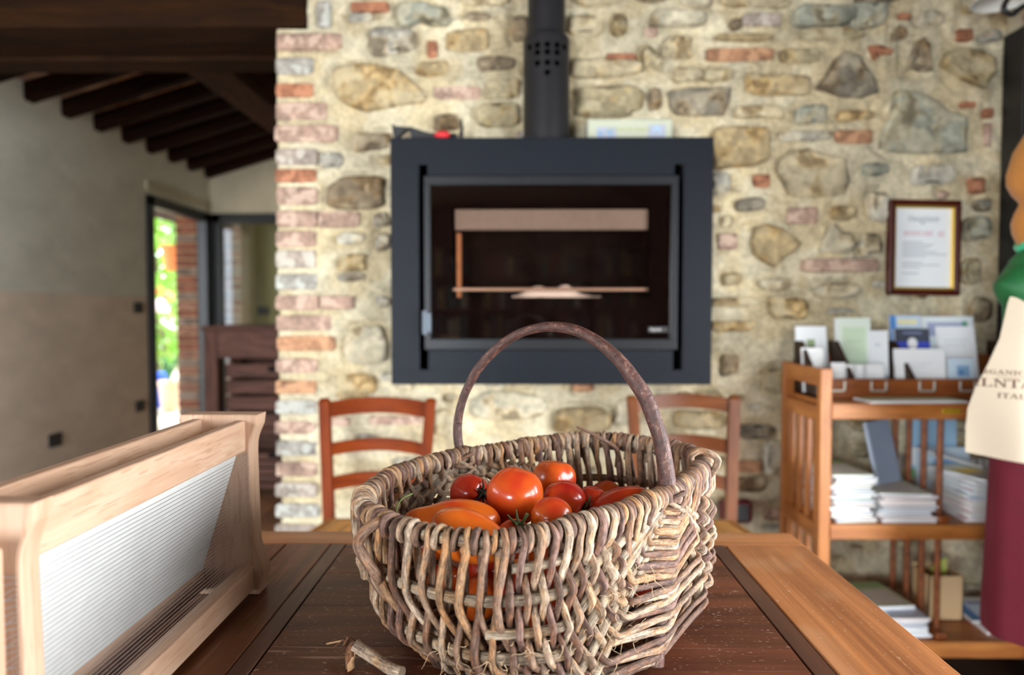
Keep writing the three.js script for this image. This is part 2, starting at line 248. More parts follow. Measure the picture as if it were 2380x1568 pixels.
for (const s of [[810, 29, 863, 53, 'g'], [862, 62, 965, 130, 'g', 0.01, 0.014], [822, 308, 907, 352, 'd'], [763, 410, 903, 485, 'd', 0.03, 0.014], [743, 352, 793, 390, 'g'], [781, 589, 857, 630, 'o', 0.012, 0.014], [787, 633, 851, 654, 'g'], [875, 542, 907, 586, 'g'], [781, 540, 851, 569, 'w'], [807, 762, 904, 850, 'l', 0.016, 0.014], [781, 871, 869, 925, 'o'], [872, 689, 905, 715, 'g'], [868, 495, 905, 528, 'g'],
  [1084, 29, 1137, 48, 'd'], [1038, 67, 1143, 122, 'o', 0.008, 0.006, 0.4], [970, 143, 1044, 179, 'o'], [1113, 130, 1195, 166, 'd'], [1126, 183, 1212, 229, 'y', 0.01, 0.01, 0.4], [1107, 238, 1212, 295, 'y', 0.014, 0.014], [1006, 265, 1065, 305, 'd', 0.018], [1185, 36, 1225, 93, 'd'], [1060, -20, 1180, 14, 't'], [820, -30, 910, -6, 'l'],
  [1318, 36, 1400, 84, 't', 0.016, 0.008], [1421, 34, 1460, 84, 'y', 0.014], [1506, 25, 1634, 63, 'l', 0.024, 0.008, 0.5], [1541, 84, 1613, 135, 't', 0.012, 0.014], [1331, 137, 1482, 181, 't', 0.018, 0.012, 0.5], [1331, 202, 1489, 272, 'y', 0.024, 0.016, 0.5], [1508, 202, 1537, 257, 'd', 0.004], [1562, 158, 1630, 190, 't'], [1583, -18, 1655, 18, 'l', 0.018], [1335, -20, 1450, 14, 't'], [1470, -30, 1570, 6, 'd'],
  [1656, 78, 1787, 97, 'o', 0.014, 0.006], [1812, 112, 1902, 149, 'y', 0.012, 0.01, 0.45], [1844, 10, 1984, 60, 'v', 0.022, 0.012, 0.5], [1856, 64, 2000, 94, 'y', 0.008, 0.012], [1723, 170, 1872, 225, 'o', 0.018, 0.014, 0.35], [1716, 248, 1824, 276, 't', 0.014, 0.004, 0.35], [1847, 243, 1925, 287, 'v', 0.014, 0.004, 0.5], [1950, 255, 2033, 280, 'o', 0.006, 0.008], [1654, 290, 1778, 390, 'o', 0.026, 0.024, 0.5], [1640, 160, 1704, 190, 'y', 0.01], [1815, 305, 1932, 330, 'w', 0.008], [1660, -20, 1830, 20, 't'], [1700, 44, 1726, 70, 'd', 0.004], [1990, -20, 2090, 4, 'd'],
  [1980, 6, 2060, 67, 'v', 0.014, 0.012], [2136, 24, 2191, 61, 'w'], [2277, 70, 2326, 98, 'g'], [2112, 380, 2213, 432, 'w', 0.014, 0.01], [2001, 380, 2063, 410, 'v'], [2262, 462, 2300, 490, 'g'], [2240, 500, 2300, 560, 'v'], [2235, 600, 2280, 660, 'y'], [2252, 690, 2308, 750, 'd', 0.012],
  [1654, 396, 1698, 458, 'g', 0.012, 0.008], [1713, 458, 1780, 492, 'k', 0.014, 0.006], [1932, 477, 1988, 511, 'o', 0.012, 0.014], [1999, 542, 2052, 598, 'l'], [2016, 441, 2061, 520, 'w', 0.024], [1682, 632, 1721, 663, 'o', 0.012, 0.014], [1763, 646, 1836, 674, 'l'], [1887, 657, 2005, 694, 'l', 0.018, 0.014], [1780, 685, 1873, 747, 'o', 0.02, 0.018], [1921, 716, 1982, 730, 'g'], [1654, 690, 1758, 713, 't'], [1676, 500, 1704, 530, 't'],
  [1681, 823, 1717, 874, 'd', 0.006], [1713, 1106, 1783, 1145, 'd'], [1659, 746, 1755, 772, 'o', 0.014, 0.01], [1760, 850, 1830, 912, 'y'], [1720, 985, 1800, 1020, 'k'], [1780, 1022, 1830, 1100, 'w'], [1284, 945, 1415, 1007, 'o', 0.022, 0.01], [1090, 910, 1270, 975, 'l', 0.012, 0.012], [916, 1060, 967, 1090, 'g'], [1012, 950, 1040, 1011, 't'], [1430, 930, 1520, 985, 'l'], [1560, 950, 1680, 1000, 'o']]) S(...s);
// further stones wherever the wall is still bare
for (let k = 0, tries = 0; k < 235 && tries < 30000; tries++) {
  const w = rr(0.03, 0.13), h = w * rr(0.32, 0.8), x = rr(-0.62, XR - 0.06), y = rr(0.06, 2.62), gap = 0.007;
  if (x - w / 2 < -0.60 || x + w / 2 > XR - 0.02) continue;
  if (stones.some((s) => Math.abs(s.cx - x) < s.rx + w / 2 + gap && Math.abs(s.cy - y) < s.ry + h / 2 + gap)) continue;
  const n = 14, ph = rnd() * 9, e = rr(0.35, 0.9), p = []; for (let i = 0; i < n; i++) { const t = i / n * 6.2832 + 0.1, c = Math.cos(t), s = Math.sin(t), q = 1 + 0.22 * n3(c * 1.7 + ph, s * 1.7, ph, 3) - rr(0, 0.14); p.push([x + w / 2 * q * Math.sign(c) * Math.abs(c) ** e, y + h / 2 * q * Math.sign(s) * Math.abs(s) ** e]); }
  const br = rnd() < 0.14; addStone(p, br ? brickM['pqrn'[Math.floor(rnd() * 4)]] : stoneM['tlwlotwgyl'[Math.floor(rnd() * 10)]], rr(0.002, 0.014), br ? 0.003 : 0.008, br ? 'brick' : 'stone'); k++;
}
{ // mortar: an uneven rendered surface, raked out along some edges of the stones
  const step = 0.0095, nx = Math.round((XR - XL) / step), y1 = 2.75, ny = Math.round(y1 / step), P = [], UV = [], I = [], id = new Map();
  const cell = 0.2, grid = new Map(); for (const s of stones) for (let i = Math.floor((s.cx - s.rx - 0.05) / cell); i <= Math.floor((s.cx + s.rx + 0.05) / cell); i++) for (let j = Math.floor((s.cy - s.ry - 0.05) / cell); j <= Math.floor((s.cy + s.ry + 0.05) / cell); j++) { const k = i * 1000 + j; if (!grid.has(k)) grid.set(k, []); grid.get(k).push(s); }
  for (let j = 0; j <= ny; j++) for (let i = 0; i <= nx; i++) {
    const x = XL + (XR - XL) * i / nx, y = y1 * j / ny; let z = 0.009 * n3(x * 9, y * 9, 0, 5) + 0.005 * n3(x * 31, y * 31, 0, 6) + 0.0018 * n3(x * 80, y * 80, 0, 7);
    for (const s of grid.get(Math.floor(x / cell) * 1000 + Math.floor(y / cell)) ?? []) {
      const dx = (x - s.cx) / s.rx, dy = (y - s.cy) / s.ry, r = Math.max(Math.abs(dx), Math.abs(dy), Math.hypot(dx, dy) * 0.86), dist = (r - 1) * Math.min(s.rx, s.ry);
      const side = 0.5 + 0.5 * Math.cos(Math.atan2(dy, dx) - s.a); z -= s.pit * side * Math.exp(-(((dist - 0.002) / 0.009) ** 2)); if (r < 0.9) z -= 0.008;
    }
    const edge = smooth(0, 0.012, x - XL); P.push(x + 0.004 * n3(y * 14, 3, 0, 8) * (1 - smooth(0, 0.05, x - XL)), y, WZ + z * edge - 0.012 * (1 - edge)); UV.push(x * 1.1, y * 1.1);
  }
  for (let j = 0; j < ny; j++) for (let i = 0; i < nx; i++) {
    const x = XL + (XR - XL) * (i + 0.5) / nx, y = y1 * (j + 0.5) / ny; if (x < NOTCH.x && y > NOTCH.y) continue;
    const a = j * (nx + 1) + i, b = a + nx + 1; I.push(a, a + 1, b, b, a + 1, b + 1);
  }
  const g = new THREE.BufferGeometry(); g.setAttribute('position', new THREE.Float32BufferAttribute(P, 3)); g.setAttribute('uv', new THREE.Float32BufferAttribute(UV, 2)); g.setIndex(I); g.computeVertexNormals();
  const mm = std({ color: C(228, 223, 211), map: T.mortar, bumpMap: T.mortarB, bumpScale: 0.003, roughness: 1 });
  part('mortar', g, mm, wallStone);
  part('masonry_core', [box(XL + 0.004, XR, 0, NOTCH.y, -2.95, WZ - 0.03, 0), box(NOTCH.x, XR, NOTCH.y, 2.75, -2.95, WZ - 0.03, 0)], mm, wallStone);
}

// ---------------------------------------------------------------- the rest of the room and the hall
const plasterUp = std({ color: C(232, 228, 213), map: T.plaster, roughness: 0.95 }), plasterLow = std({ color: C(238, 218, 198), map: T.plaster, roughness: 0.95 });
const plasterWarm = std({ color: C(214, 202, 176), map: T.plaster, roughness: 0.95 }), olive = std({ color: C(168, 166, 124), map: T.plaster, roughness: 0.95 });
const blackM = std({ color: C(22, 22, 24), roughness: 0.45 }), darkWood = phys({ color: C(160, 132, 98), map: T.dark, bumpMap: T.stoneB, bumpScale: 0.002, roughness: 0.75, specularIntensity: 0.2 });
const rafterM = phys({ color: C(150, 112, 88), map: T.dark, roughness: 0.7, specularIntensity: 0.2 });
// left wall: two colours of paint, a doorway in the hall and a window in the room
{
  const w = struct('wall_left', 'left plaster wall painted in two tones of beige'), x0 = XH - 0.27, x1 = XH, PL = 1.265;
  const lo = [], up = []; const add = (y0, y1, z0, z1) => { if (y0 < PL) lo.push(box(x0, x1, y0, Math.min(PL, y1), z0, z1, 0)); if (y1 > PL) up.push(box(x0, x1, Math.max(PL, y0), y1, z0, z1, 0)); };
  add(0, 2.56, ZE - 0.25, -6.70); add(2.07, 2.56, -6.70, -5.67); add(0, 2.56, -5.67, -1.62); add(0, 0.18, -1.62, 0.12); add(1.86, 2.56, -1.62, 0.12); add(0, 2.56, 0.12, 3.75);
  part('painted_dado', lo, plasterLow, w, 'slightly pinker lower band of paint'); part('upper_plaster', up, plasterUp, w);
  part('lintel_lip', box(x1, x1 + 0.02, 2.11, 2.19, -6.74, -5.62, 0.008), plasterWarm, w, 'pale plaster lip over the doorway');
}
{ // end wall of the hall with a glazed door beside the corner
  const w = struct('wall_hall_end', 'plaster wall at the end of the hall'); part('plaster', [box(-2.90 - 0.07, -2.93, 0, 3.3, ZE - 0.2, ZE, 0), box(-2.93, -1.85, 2.08, 3.3, ZE - 0.2, ZE, 0), box(-1.85, 0.2, 0, 3.3, ZE - 0.2, ZE, 0)], plasterWarm, w);
  const h = struct('wall_hall_right', 'plaster wall closing the hall on the right', box(0.2, 0.4, 0, 3.3, ZE - 0.2, -2.9, 0), plasterWarm);
}
struct('wall_upper', 'plaster above the lintel beams', box(XH, NOTCH.x, 2.42, 3.3, -2.95, -2.52, 0), plasterWarm);
{ // right wall: window opening out of view to the right of the camera, black door near the corner
  const w = struct('wall_right', 'right wall with a large window'); const x0 = XR, x1 = XR + 0.28;
  part('plaster', [box(x0, x1, 0, 2.4, -2.95, -1.29, 0), box(x0, x1, 0, 0.07, -1.29, 1.19, 0), box(x0, x1, 1.83, 2.4, -1.29, 1.19, 0), box(x0, x1, 0, 2.4, 1.19, 3.75, 0)], plasterWarm, w);
  part('brick', box(x0 - 0.012, x0 + 0.02, 2.10, 2.20, -2.42, -2.20, 0.006), brickM.p, w); part('brick', box(x0 - 0.010, x0 + 0.02, 2.10, 2.19, -2.16, -1.92, 0.006), brickM.q, w);
}
{
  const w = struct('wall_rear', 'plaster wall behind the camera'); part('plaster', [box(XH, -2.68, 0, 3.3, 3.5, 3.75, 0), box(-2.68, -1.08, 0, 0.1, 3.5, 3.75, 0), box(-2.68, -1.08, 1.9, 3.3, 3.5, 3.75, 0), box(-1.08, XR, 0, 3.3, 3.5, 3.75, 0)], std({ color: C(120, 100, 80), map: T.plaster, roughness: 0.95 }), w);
}
{ // windows that let the daylight in
  const glass = phys({ color: 0xffffff, roughness: 0.02, transmission: 1, thickness: 0 });
  const winX = (n, label, x, z0, z1, y0, y1) => { const w = struct('window_' + n, label); part('window_frame', [box(x - 0.03, x + 0.03, y0, y1, z0, z0 + 0.07), box(x - 0.03, x + 0.03, y0, y1, z1 - 0.07, z1), box(x - 0.03, x + 0.03, y0, y0 + 0.07, z0, z1), box(x - 0.03, x + 0.03, y1 - 0.07, y1, z0, z1), box(x - 0.03, x + 0.03, y0, y1, (z0 + z1) / 2 - 0.05, (z0 + z1) / 2 + 0.05)], blackM, w); for (const [a, b] of [[z0 + 0.07, (z0 + z1) / 2 - 0.05], [(z0 + z1) / 2 + 0.05, z1 - 0.07]]) part('pane', box(x - 0.003 + 0.20 * Math.sign(x), x + 0.003 + 0.20 * Math.sign(x), y0 + 0.07, y1 - 0.07, a, b, 0), glass, w); };
  winX(1, 'black framed window in the right wall', XR - 0.005, -1.29, 1.19, 0.07, 1.83);
  winX(2, 'black framed window in the left wall', XH + 0.005, -1.62, 0.12, 0.18, 1.86);
  const w = struct('window_3', 'black framed window added behind the camera to light the stone wall'), z = 3.47; part('window_frame', [box(-2.68, -2.61, 0.1, 1.9, z - 0.03, z + 0.03), box(-1.15, -1.08, 0.1, 1.9, z - 0.03, z + 0.03), box(-2.68, -1.08, 0.1, 0.17, z - 0.03, z + 0.03), box(-2.68, -1.08, 1.83, 1.9, z - 0.03, z + 0.03)], blackM, w); part('pane', box(-2.61, -1.15, 0.17, 1.83, z + 0.22, z + 0.226, 0), glass, w);  // unseen rear window, added so the stone wall is lit from the front
}
{ // floors
  const f = struct('floor', 'dark plank floor of the room'); part('subfloor', box(XH, XR, -0.12, -0.025, -2.5, 3.5, 0), darkWood, f);
  const ms = [C(150, 128, 112), C(128, 108, 94), C(168, 142, 122)].map((c) => std({ color: c, map: T.crate, roughness: 0.55 }));
  for (let k = 0; k < 37; k++) { const z0 = -2.5 + k * 0.16; part('plank', box(XH, XR, -0.03, 0, z0 + 0.002, z0 + 0.158, 0.002), ms[k % 3], f); }
  const h = struct('floor_hall', 'terracotta tile floor of the hall'); part('screed', box(XH - 0.27, 0.2, -0.12, -0.014, ZE - 1.6, -2.5, 0), plasterLow, h);
  const ht = [C(196, 150, 116), C(184, 136, 104), C(206, 164, 130)].map((c) => std({ color: c, map: T.stone, roughness: 0.5 }));
  for (let i = 0; i < 7; i++) for (let j = 0; j < 14; j++) part('tile', box(XH + 0.004 + i * 0.305, XH + 0.301 + i * 0.305, -0.016, 0, -2.504 - (j + 1) * 0.305, -2.508 - j * 0.305, 0.003), ht[Math.floor(rnd() * 3)], h);
}
// roof: sloping boards, ridge along the length of the house
function slab(a, b, c, d, t) { const p = [a, b, c, d], q = p.map((v) => v.clone().add(V(0, t, 0))), P = []; const quad = (i, j, k, l) => P.push(...[i, j, k, i, k, l].flatMap((v) => v.toArray())); quad(...p); quad(q[3], q[2], q[1], q[0]); for (let i = 0; i < 4; i++) quad(p[i], q[i], q[(i + 1) % 4], p[(i + 1) % 4]); const g = new THREE.BufferGeometry(); g.setAttribute('position', new THREE.Float32BufferAttribute(P, 3)); g.computeVertexNormals(); return grain(g, 'z'); }
const RX = -0.65, RY = 3.24, slopeL = 0.30, yL = (x) => 2.41 + slopeL * (x - XH), yR = (x) => 2.272 + 0.41 * (XR - x);
{
  const c = struct('ceiling', 'sloping roof of terracotta tiles over dark rafters'), rm = std({ color: C(150, 112, 90), map: T.stone, roughness: 0.9 });
  part('roof_deck', slab(V(XH - 0.95, yL(XH - 0.95) + 0.135, ZE - 0.3), V(RX, yL(RX) + 0.135, ZE - 0.3), V(RX, yL(RX) + 0.135, 3.8), V(XH - 0.95, yL(XH - 0.95) + 0.135, 3.8), 0.06), rm, c);  // eaves carried past the left wall, added to shade the doorway jamb
  part('roof_deck', slab(V(RX, yR(RX), ZE - 0.3), V(XR + 0.4, yR(XR + 0.4), ZE - 0.3), V(XR + 0.4, yR(XR + 0.4), 3.8), V(RX, yR(RX), 3.8), 0.06), std({ color: C(120, 84, 58), map: T.crate, roughness: 0.8 }), c);
  const tm = [C(216, 168, 140), C(206, 152, 122), C(224, 180, 152)].map((k) => std({ color: k, map: T.stone, roughness: 0.95 }));
  const ang = Math.atan(slopeL), along = (x, y, z0, z1, len, h, m, name) => { const g = grain(new RoundedBoxGeometry(len, h, z1 - z0, 1, 0.004), 'x'); rot(g, 0, 0, ang); mov(g, x, y, (z0 + z1) / 2); part(name, g, m, c); };
  for (let k = -3; k < 8; k++) { const d = 4.30 + 0.348 * k, xm = (XH + RX) / 2; along(xm, yL(xm) + 0.055, -d - 0.04, -d + 0.04, (RX - XH) / Math.cos(ang) + 0.02, 0.11, rafterM, 'rafter');
    for (let i = 0; i < 14; i++) { const x = XH + 0.08 + i * 0.155; along(x, yL(x) + 0.122, -d - 0.342, -d - 0.006, 0.155, 0.022, tm[Math.floor(rnd() * 3)], 'roof_tile'); } }
  part('purlin', box(-1.925, -1.66, 2.52, 2.735, ZE, -2.95, 0.015), phys({ color: C(236, 184, 150), map: T.dark, roughness: 0.7, specularIntensity: 0.2 }), c);
  // rafters of the room where they come down to the right wall
  const a2 = Math.atan(0.41); for (const z of [-2.42, -1.95, -1.48]) { const g = grain(new RoundedBoxGeometry(2.5, 0.10, 0.09, 1, 0.004), 'x'); rot(g, 0, 0, -a2); mov(g, 0.55, yR(0.55) - 0.055, z); part('rafter', g, std({ color: C(190, 150, 120), map: T.dark, roughness: 0.8 }), c); }
}
{ // lintel beams over the opening to the hall
  const t = struct('trim_1', 'heavy dark lintel of three beams over the opening to the hall'); const b0 = at(300, 66, 2.5).y, b = [[-2.655, -2.49, b0, NOTCH.x], [-2.80, -2.66, b0 + 0.012, XL + 0.1], [-2.95, -2.805, b0 - 0.006, XL + 0.1]];
  for (const [z0, z1, y, xr] of b) part('beam', box(XH, xr, y, y + 0.30, z0, z1, 0.012), darkWood, t);
}
{ // dark doors and the doorway to the garden
  const frameG = (axisX, a, b0, b1, y1, w, dpt) => axisX ? [box(b0, b0 + w, 0, y1, a - dpt, a, 0.006), box(b1 - w, b1, 0, y1, a - dpt, a, 0.006), box(b0, b1, y1 - w, y1, a - dpt, a, 0.006)] : [box(a, a + dpt, 0, y1, b0, b0 + w, 0.006), box(a, a + dpt, 0, y1, b1 - w, b1, 0.006), box(a, a + dpt, y1 - w, y1, b0, b1, 0.006)];
  const d1 = struct('door_1', 'black door frame of the doorway to the garden'); part('door_frame', frameG(false, XH - 0.06, -6.74, -5.63, 2.075, 0.085, 0.09), blackM, d1);
  const jm = [[138, 92, 72], [128, 72, 50], [122, 100, 86]].map((c) => std({ color: C(...c), map: T.brick, roughness: 0.95 })); for (let k = 0; k < 26; k++) part('brick', box(XH - 0.27, XH - 0.065, 0.008 + k * 0.078, 0.070 + k * 0.078, -6.74, -6.655, 0.006), jm[Math.floor(rnd() * 3)], d1);
  part('jamb_mortar', box(XH - 0.265, XH - 0.07, 0, 2.06, -6.745, -6.665, 0), std({ color: C(150, 126, 106), map: T.mortar, roughness: 1 }), d1);
  const d2 = struct('door_2', 'black framed glazed door at the end of the hall'); part('door_frame', frameG(true, ZE + 0.03, -2.95, -1.86, 2.08, 0.09, 0.08), blackM, d2);
  part('pane', box(-2.86, -1.95, 0.1, 1.99, ZE - 0.02, ZE - 0.014, 0), phys({ color: 0xffffff, roughness: 0.03, transmission: 1, thickness: 0 }), d2);
  const bk = struct('wall_vestibule', 'olive wall seen through the glazed door'); part('plaster', [box(-3.32, -1.2, 0, 2.45, -8.3, -8.2, 0), box(-3.32, -1.4, 2.38, 2.45, -8.3, ZE - 0.26, 0), box(-3.32, -3.27, 0, 2.38, -8.2, ZE - 0.26, 0), box(-1.6, -1.5, 0, 2.38, -8.2, -7.25, 0)], olive, bk);
  part('pilaster', box(-3.02, -2.84, 0, 2.37, -7.20, -7.08, 0), plasterWarm, bk); for (let k = 0; k < 29; k++) part('brick', box(-3.03, -2.83, 0.008 + k * 0.08, 0.070 + k * 0.08, -7.21, -7.07, 0.006), brickM['pqp'[k % 3]], bk);
  part('pale_strip', box(-3.22, -3.07, 0, 2.37, -8.2, -8.17, 0.004), plasterWarm, bk);
  // black panelled door on the right wall, by the corner
  const d3 = struct('door_3', 'black panelled door on the right wall beside the stone wall'); const x = XR; part('door_frame', [box(x - 0.035, x, 0, 2.085, -2.475, -2.37, 0.006), box(x - 0.035, x, 1.98, 2.085, -2.37, -1.42, 0.006), box(x - 0.035, x, 0, 2.085, -1.42, -1.32, 0.006)], blackM, d3);
  part('door_leaf', box(x - 0.02, x, 0.01, 1.98, -2.37, -1.42, 0.003), std({ color: C(30, 30, 33), roughness: 0.5 }), d3); part('panel', box(x - 0.028, x - 0.015, 1.08, 1.90, -2.27, -1.52, 0.008), std({ color: C(27, 27, 30), roughness: 0.5 }), d3); part('panel', box(x - 0.028, x - 0.015, 0.12, 0.98, -2.27, -1.52, 0.008), std({ color: C(27, 27, 30), roughness: 0.5 }), d3);
}
// ---------------------------------------------------------------- stove set on the wall
{
  const SF = 2.34, p0 = at(908, 322, SF), p1 = at(1651, 893, SF), X0 = p0.x, X1 = p1.x, Y0 = p1.y, Y1 = p0.y, Z = -SF, sx = (u) => at(u, 600, SF).x, sy = (v) => at(1200, v, SF).y;
  const t = thing('wood_stove', 'wide black fireplace insert with glass door on the stone wall', 'stove', [0, 0, 0]);
  const iron = phys({ color: C(21, 25, 32), roughness: 0.5, specularIntensity: 0.3 }), ironD = phys({ color: C(26, 28, 31), roughness: 0.4, specularIntensity: 0.5 }), soot = std({ color: C(10, 10, 10), roughness: 0.9 });
  // surround of four plates, with the two tall vent slots left open between them
  part('surround_plate', [box(X0, X1, sy(384), Y1, Z, Z + 0.012, 0.002)], iron, t); part('surround_plate', [box(X0, X1, Y0, sy(858), Z, Z + 0.012, 0.002)], iron, t);
  part('surround_plate', [box(X0, sx(976), sy(859.5), sy(382.5), Z, Z + 0.012, 0.002)], iron, t); part('surround_plate', [box(sx(1585), X1, sy(859.5), sy(382.5), Z, Z + 0.012, 0.002)], iron, t);
  part('surround_plate', box(sx(995), sx(1565), sy(412), sy(382.5), Z, Z + 0.012, 0.002), iron, t); part('surround_plate', box(sx(995), sx(1565), sy(859.5), sy(812), Z, Z + 0.012, 0.002), iron, t);
  part('side_casing', [box(X0 + 0.004, X0 + 0.016, Y0 + 0.004, Y1 - 0.004, WZ + 0.002, Z, 0.001), box(X1 - 0.016, X1 - 0.004, Y0 + 0.004, Y1 - 0.004, WZ + 0.002, Z, 0.001), box(X0 + 0.004, X1 - 0.004, Y1 - 0.016, Y1 - 0.003, WZ + 0.002, Z, 0.001), box(X0 + 0.004, X1 - 0.004, Y0 + 0.003, Y0 + 0.016, WZ + 0.002, Z, 0.001)], iron, t);
  part('inner_casing', box(X0 + 0.02, sx(1001), sy(870), sy(370), WZ + 0.03, WZ + 0.04, 0), soot, t); part('inner_casing', box(sx(1559), X1 - 0.02, sy(870), sy(370), WZ + 0.03, WZ + 0.04, 0), soot, t);
  // door
  const D = part('door', [box(sx(988), sx(1572), sy(433), sy(411), Z - 0.02, Z + 0.03, 0.004), box(sx(988), sx(1572), sy(812), sy(786), Z - 0.02, Z + 0.03, 0.004), box(sx(988), sx(1003), sy(790), sy(430), Z - 0.02, Z + 0.03, 0.004), box(sx(1556), sx(1572), sy(790), sy(430), Z - 0.02, Z + 0.03, 0.004)], ironD, t);
  const frit = phys({ color: C(10, 5, 5), roughness: 0.7, specularIntensity: 0.05 }), gx0 = sx(1003), gx1 = sx(1556), gy0 = sy(786), gy1 = sy(433), wx0 = sx(1048), wx1 = sx(1512), wy0 = sy(694), wy1 = sy(482), zg = Z + 0.012;
  part('glass_border', [box(gx0, gx1, wy1, gy1, zg - 0.004, zg, 0), box(gx0, gx1, gy0, wy0, zg - 0.004, zg, 0), box(gx0, wx0, wy0, wy1, zg - 0.004, zg, 0), box(wx1, gx1, wy0, wy1, zg - 0.004, zg, 0)], frit, D);
  part('glass', box(gx0, gx1, gy0, gy1, zg + 0.002, zg + 0.006, 0), phys({ color: C(255, 246, 240), roughness: 0.02, transmission: 1, thickness: 0, ior: 1.6 }), D);
  part('hinge', [mov(new THREE.CylinderGeometry(0.010, 0.010, sy(722) - sy(776), 16), sx(990), (sy(722) + sy(776)) / 2, Z + 0.034), box(sx(994), sx(1004), sy(772), sy(726), Z + 0.02, Z + 0.038, 0.003)], std({ color: C(78, 86, 96), roughness: 0.4, metalness: 0.3 }), D, 'grey steel hinge');
  { const tx = canvasTex(256, 64, (c, w, h) => { c.fillStyle = '#120a09'; c.fillRect(0, 0, w, h); c.fillStyle = '#b9b4b2'; c.font = 'bold 44px sans-serif'; c.textBaseline = 'middle'; c.fillText('rhymm', 20, 32, 216); }); const g = new THREE.PlaneGeometry(sx(1551) - sx(1505), 0.018); mov(g, sx(1528), sy(765), zg + 0.0072); part('maker_mark', g, std({ map: tx, roughness: 0.5 }), D); }
  // firebox behind the glass
  const fb = phys({ color: C(22, 18, 17), roughness: 0.9, map: T.stone, specularIntensity: 0.1 }), fire = std({ color: C(128, 122, 118), map: T.plaster, roughness: 0.9 }), zb = WZ + 0.035;
  part('firebox', [box(gx0, gx1, gy0, gy1, zb - 0.012, zb, 0), box(gx0 - 0.01, wx0 + 0.004, gy0, gy1, zb, zg - 0.008, 0), box(wx1 - 0.004, gx1 + 0.01, gy0, gy1, zb, zg - 0.008, 0), box(gx0, gx1, gy0, wy0 + 0.004, zb, zg - 0.008, 0), box(gx0, gx1, wy1 + 0.006, gy1, zb, zg - 0.008, 0)], fb, t);
  part('baffle', box(wx0 + 0.012, wx1 - 0.006, sy(533), wy1 - 0.004, zg - 0.05, zg - 0.022, 0.004), fire, t, 'pale refractory baffle');
  part('log_rail', [rot(mov(new THREE.CylinderGeometry(0.006, 0.006, wx1 - wx0 - 0.01, 12), 0, 0, 0), 0, 0, Math.PI / 2).translate((wx0 + wx1) / 2, sy(672), zg - 0.03)], std({ color: C(196, 176, 160), roughness: 0.35, metalness: 0.6 }), t, 'bright metal log rail');
  part('side_brick', [box(sx(1060), sx(1070), wy0, sy(540), zg - 0.07, zg - 0.03, 0.002)], std({ color: C(168, 120, 84), map: T.stone, roughness: 0.9 }), t);
  { const rows = []; for (let j = 0; j <= 10; j++) { const r = []; for (let i = 0; i <= 28; i++) { const a = i / 28, b = j / 10, x = sx(lerp(1190, 1400, a)), e = Math.exp(-(((a - 0.28) / 0.16) ** 2)) * 0.034 + Math.exp(-(((a - 0.6) / 0.15) ** 2)) * 0.036 + 0.006; r.push(V(x, wy0 + 0.004 + e * Math.sin(Math.PI * b) + 0.003 * n3(a * 18, b * 6, 0, 4), zg - 0.10 + 0.06 * b)); } rows.push(r); } part('reflection_heap', sheet(rows.reverse()), std({ color: C(232, 230, 226), roughness: 1 }), t, 'two soft white heaps standing for a reflection in the glass'); }  // white mounds put in for a pale reflection in the stove glass
  // flue
  const fz = WZ + 0.087, fx = at(1270, 200, -fz).x, fl = thing('flue_pipe', 'black flue pipe with perforated sleeve rising from the stove', 'pipe', [fx, 0, fz]), fs = FOCAL / -fz, R1 = 0.5 * 106 / fs, R2 = 0.5 * 86 / fs, ys = at(1270, 88, -fz).y;
  const fm = phys({ color: C(34, 33, 35), roughness: 0.45, specularIntensity: 0.4 }); part('pipe', mov(new THREE.CylinderGeometry(R2, R2, 3.0 - Y1, 40), 0, (3.0 + Y1) / 2, 0), fm, fl);
  const sl = part('sleeve', lathe([[R1, Y1 - 0.002], [R1, ys - 0.012], [R1 - 0.004, ys - 0.003], [R2 + 0.004, ys + 0.003], [R2, ys + 0.003]], 40), fm, fl);
  const hole = new THREE.CylinderGeometry(0.0095, 0.0095, 0.004, 14).rotateX(Math.PI / 2); const hm = phys({ color: C(2, 2, 2), roughness: 1, specularIntensity: 0 });
  for (const [row, cols] of [[100, [-2, -1, 0, 1, 2]], [120, [-1, 0, 1]], [145, [-1, 0, 1]], [168, [0]]]) for (const c of cols) { const a = c * 0.42, g = hole.clone().translate(0, 0, R1 - 0.0012); g.rotateY(a); g.translate(0, at(1270, row, -fz + -R1).y - (row === 100 ? 0.004 : 0), 0); part('vent_hole', g, hm, sl); }

  // things lying on the stove
  const by = Y1 + 0.0005; const bx0 = at(1364, 300, 2.4).x, bx1 = at(1561, 300, 2.4).x, bh = at(1460, 276, 2.4).y - by - 0.004;
  const bt = canvasTex(1024, 256, (c, w, h) => { c.fillStyle = '#b9bca6'; c.fillRect(0, 0, w, h); c.fillStyle = '#a8adbc'; c.fillRect(90, 90, 250, 140); c.fillRect(740, 60, 220, 180); c.fillStyle = '#7fa3c4'; c.beginPath(); c.ellipse(135, 172, 38, 20, 0, 0, 7); c.fill(); c.beginPath(); c.ellipse(260, 160, 38, 20, 0, 0, 7); c.fill(); c.fillRect(125, 190, 18, 40); c.fillRect(252, 178, 18, 50); c.strokeStyle = '#9cc0d8'; c.lineWidth = 22; c.beginPath(); c.moveTo(800, 170); c.lineTo(850, 80); c.lineTo(900, 180); c.stroke(); c.fillStyle = '#8f9a3c'; c.font = 'italic 62px serif'; c.fillText('La Casa dei Sapori', 220, 140, 560); });
  const bm = std({ color: C(184, 187, 168), roughness: 0.7 }); const bg = new RoundedBoxGeometry(bx1 - bx0, bh, 0.075, 3, 0.006);
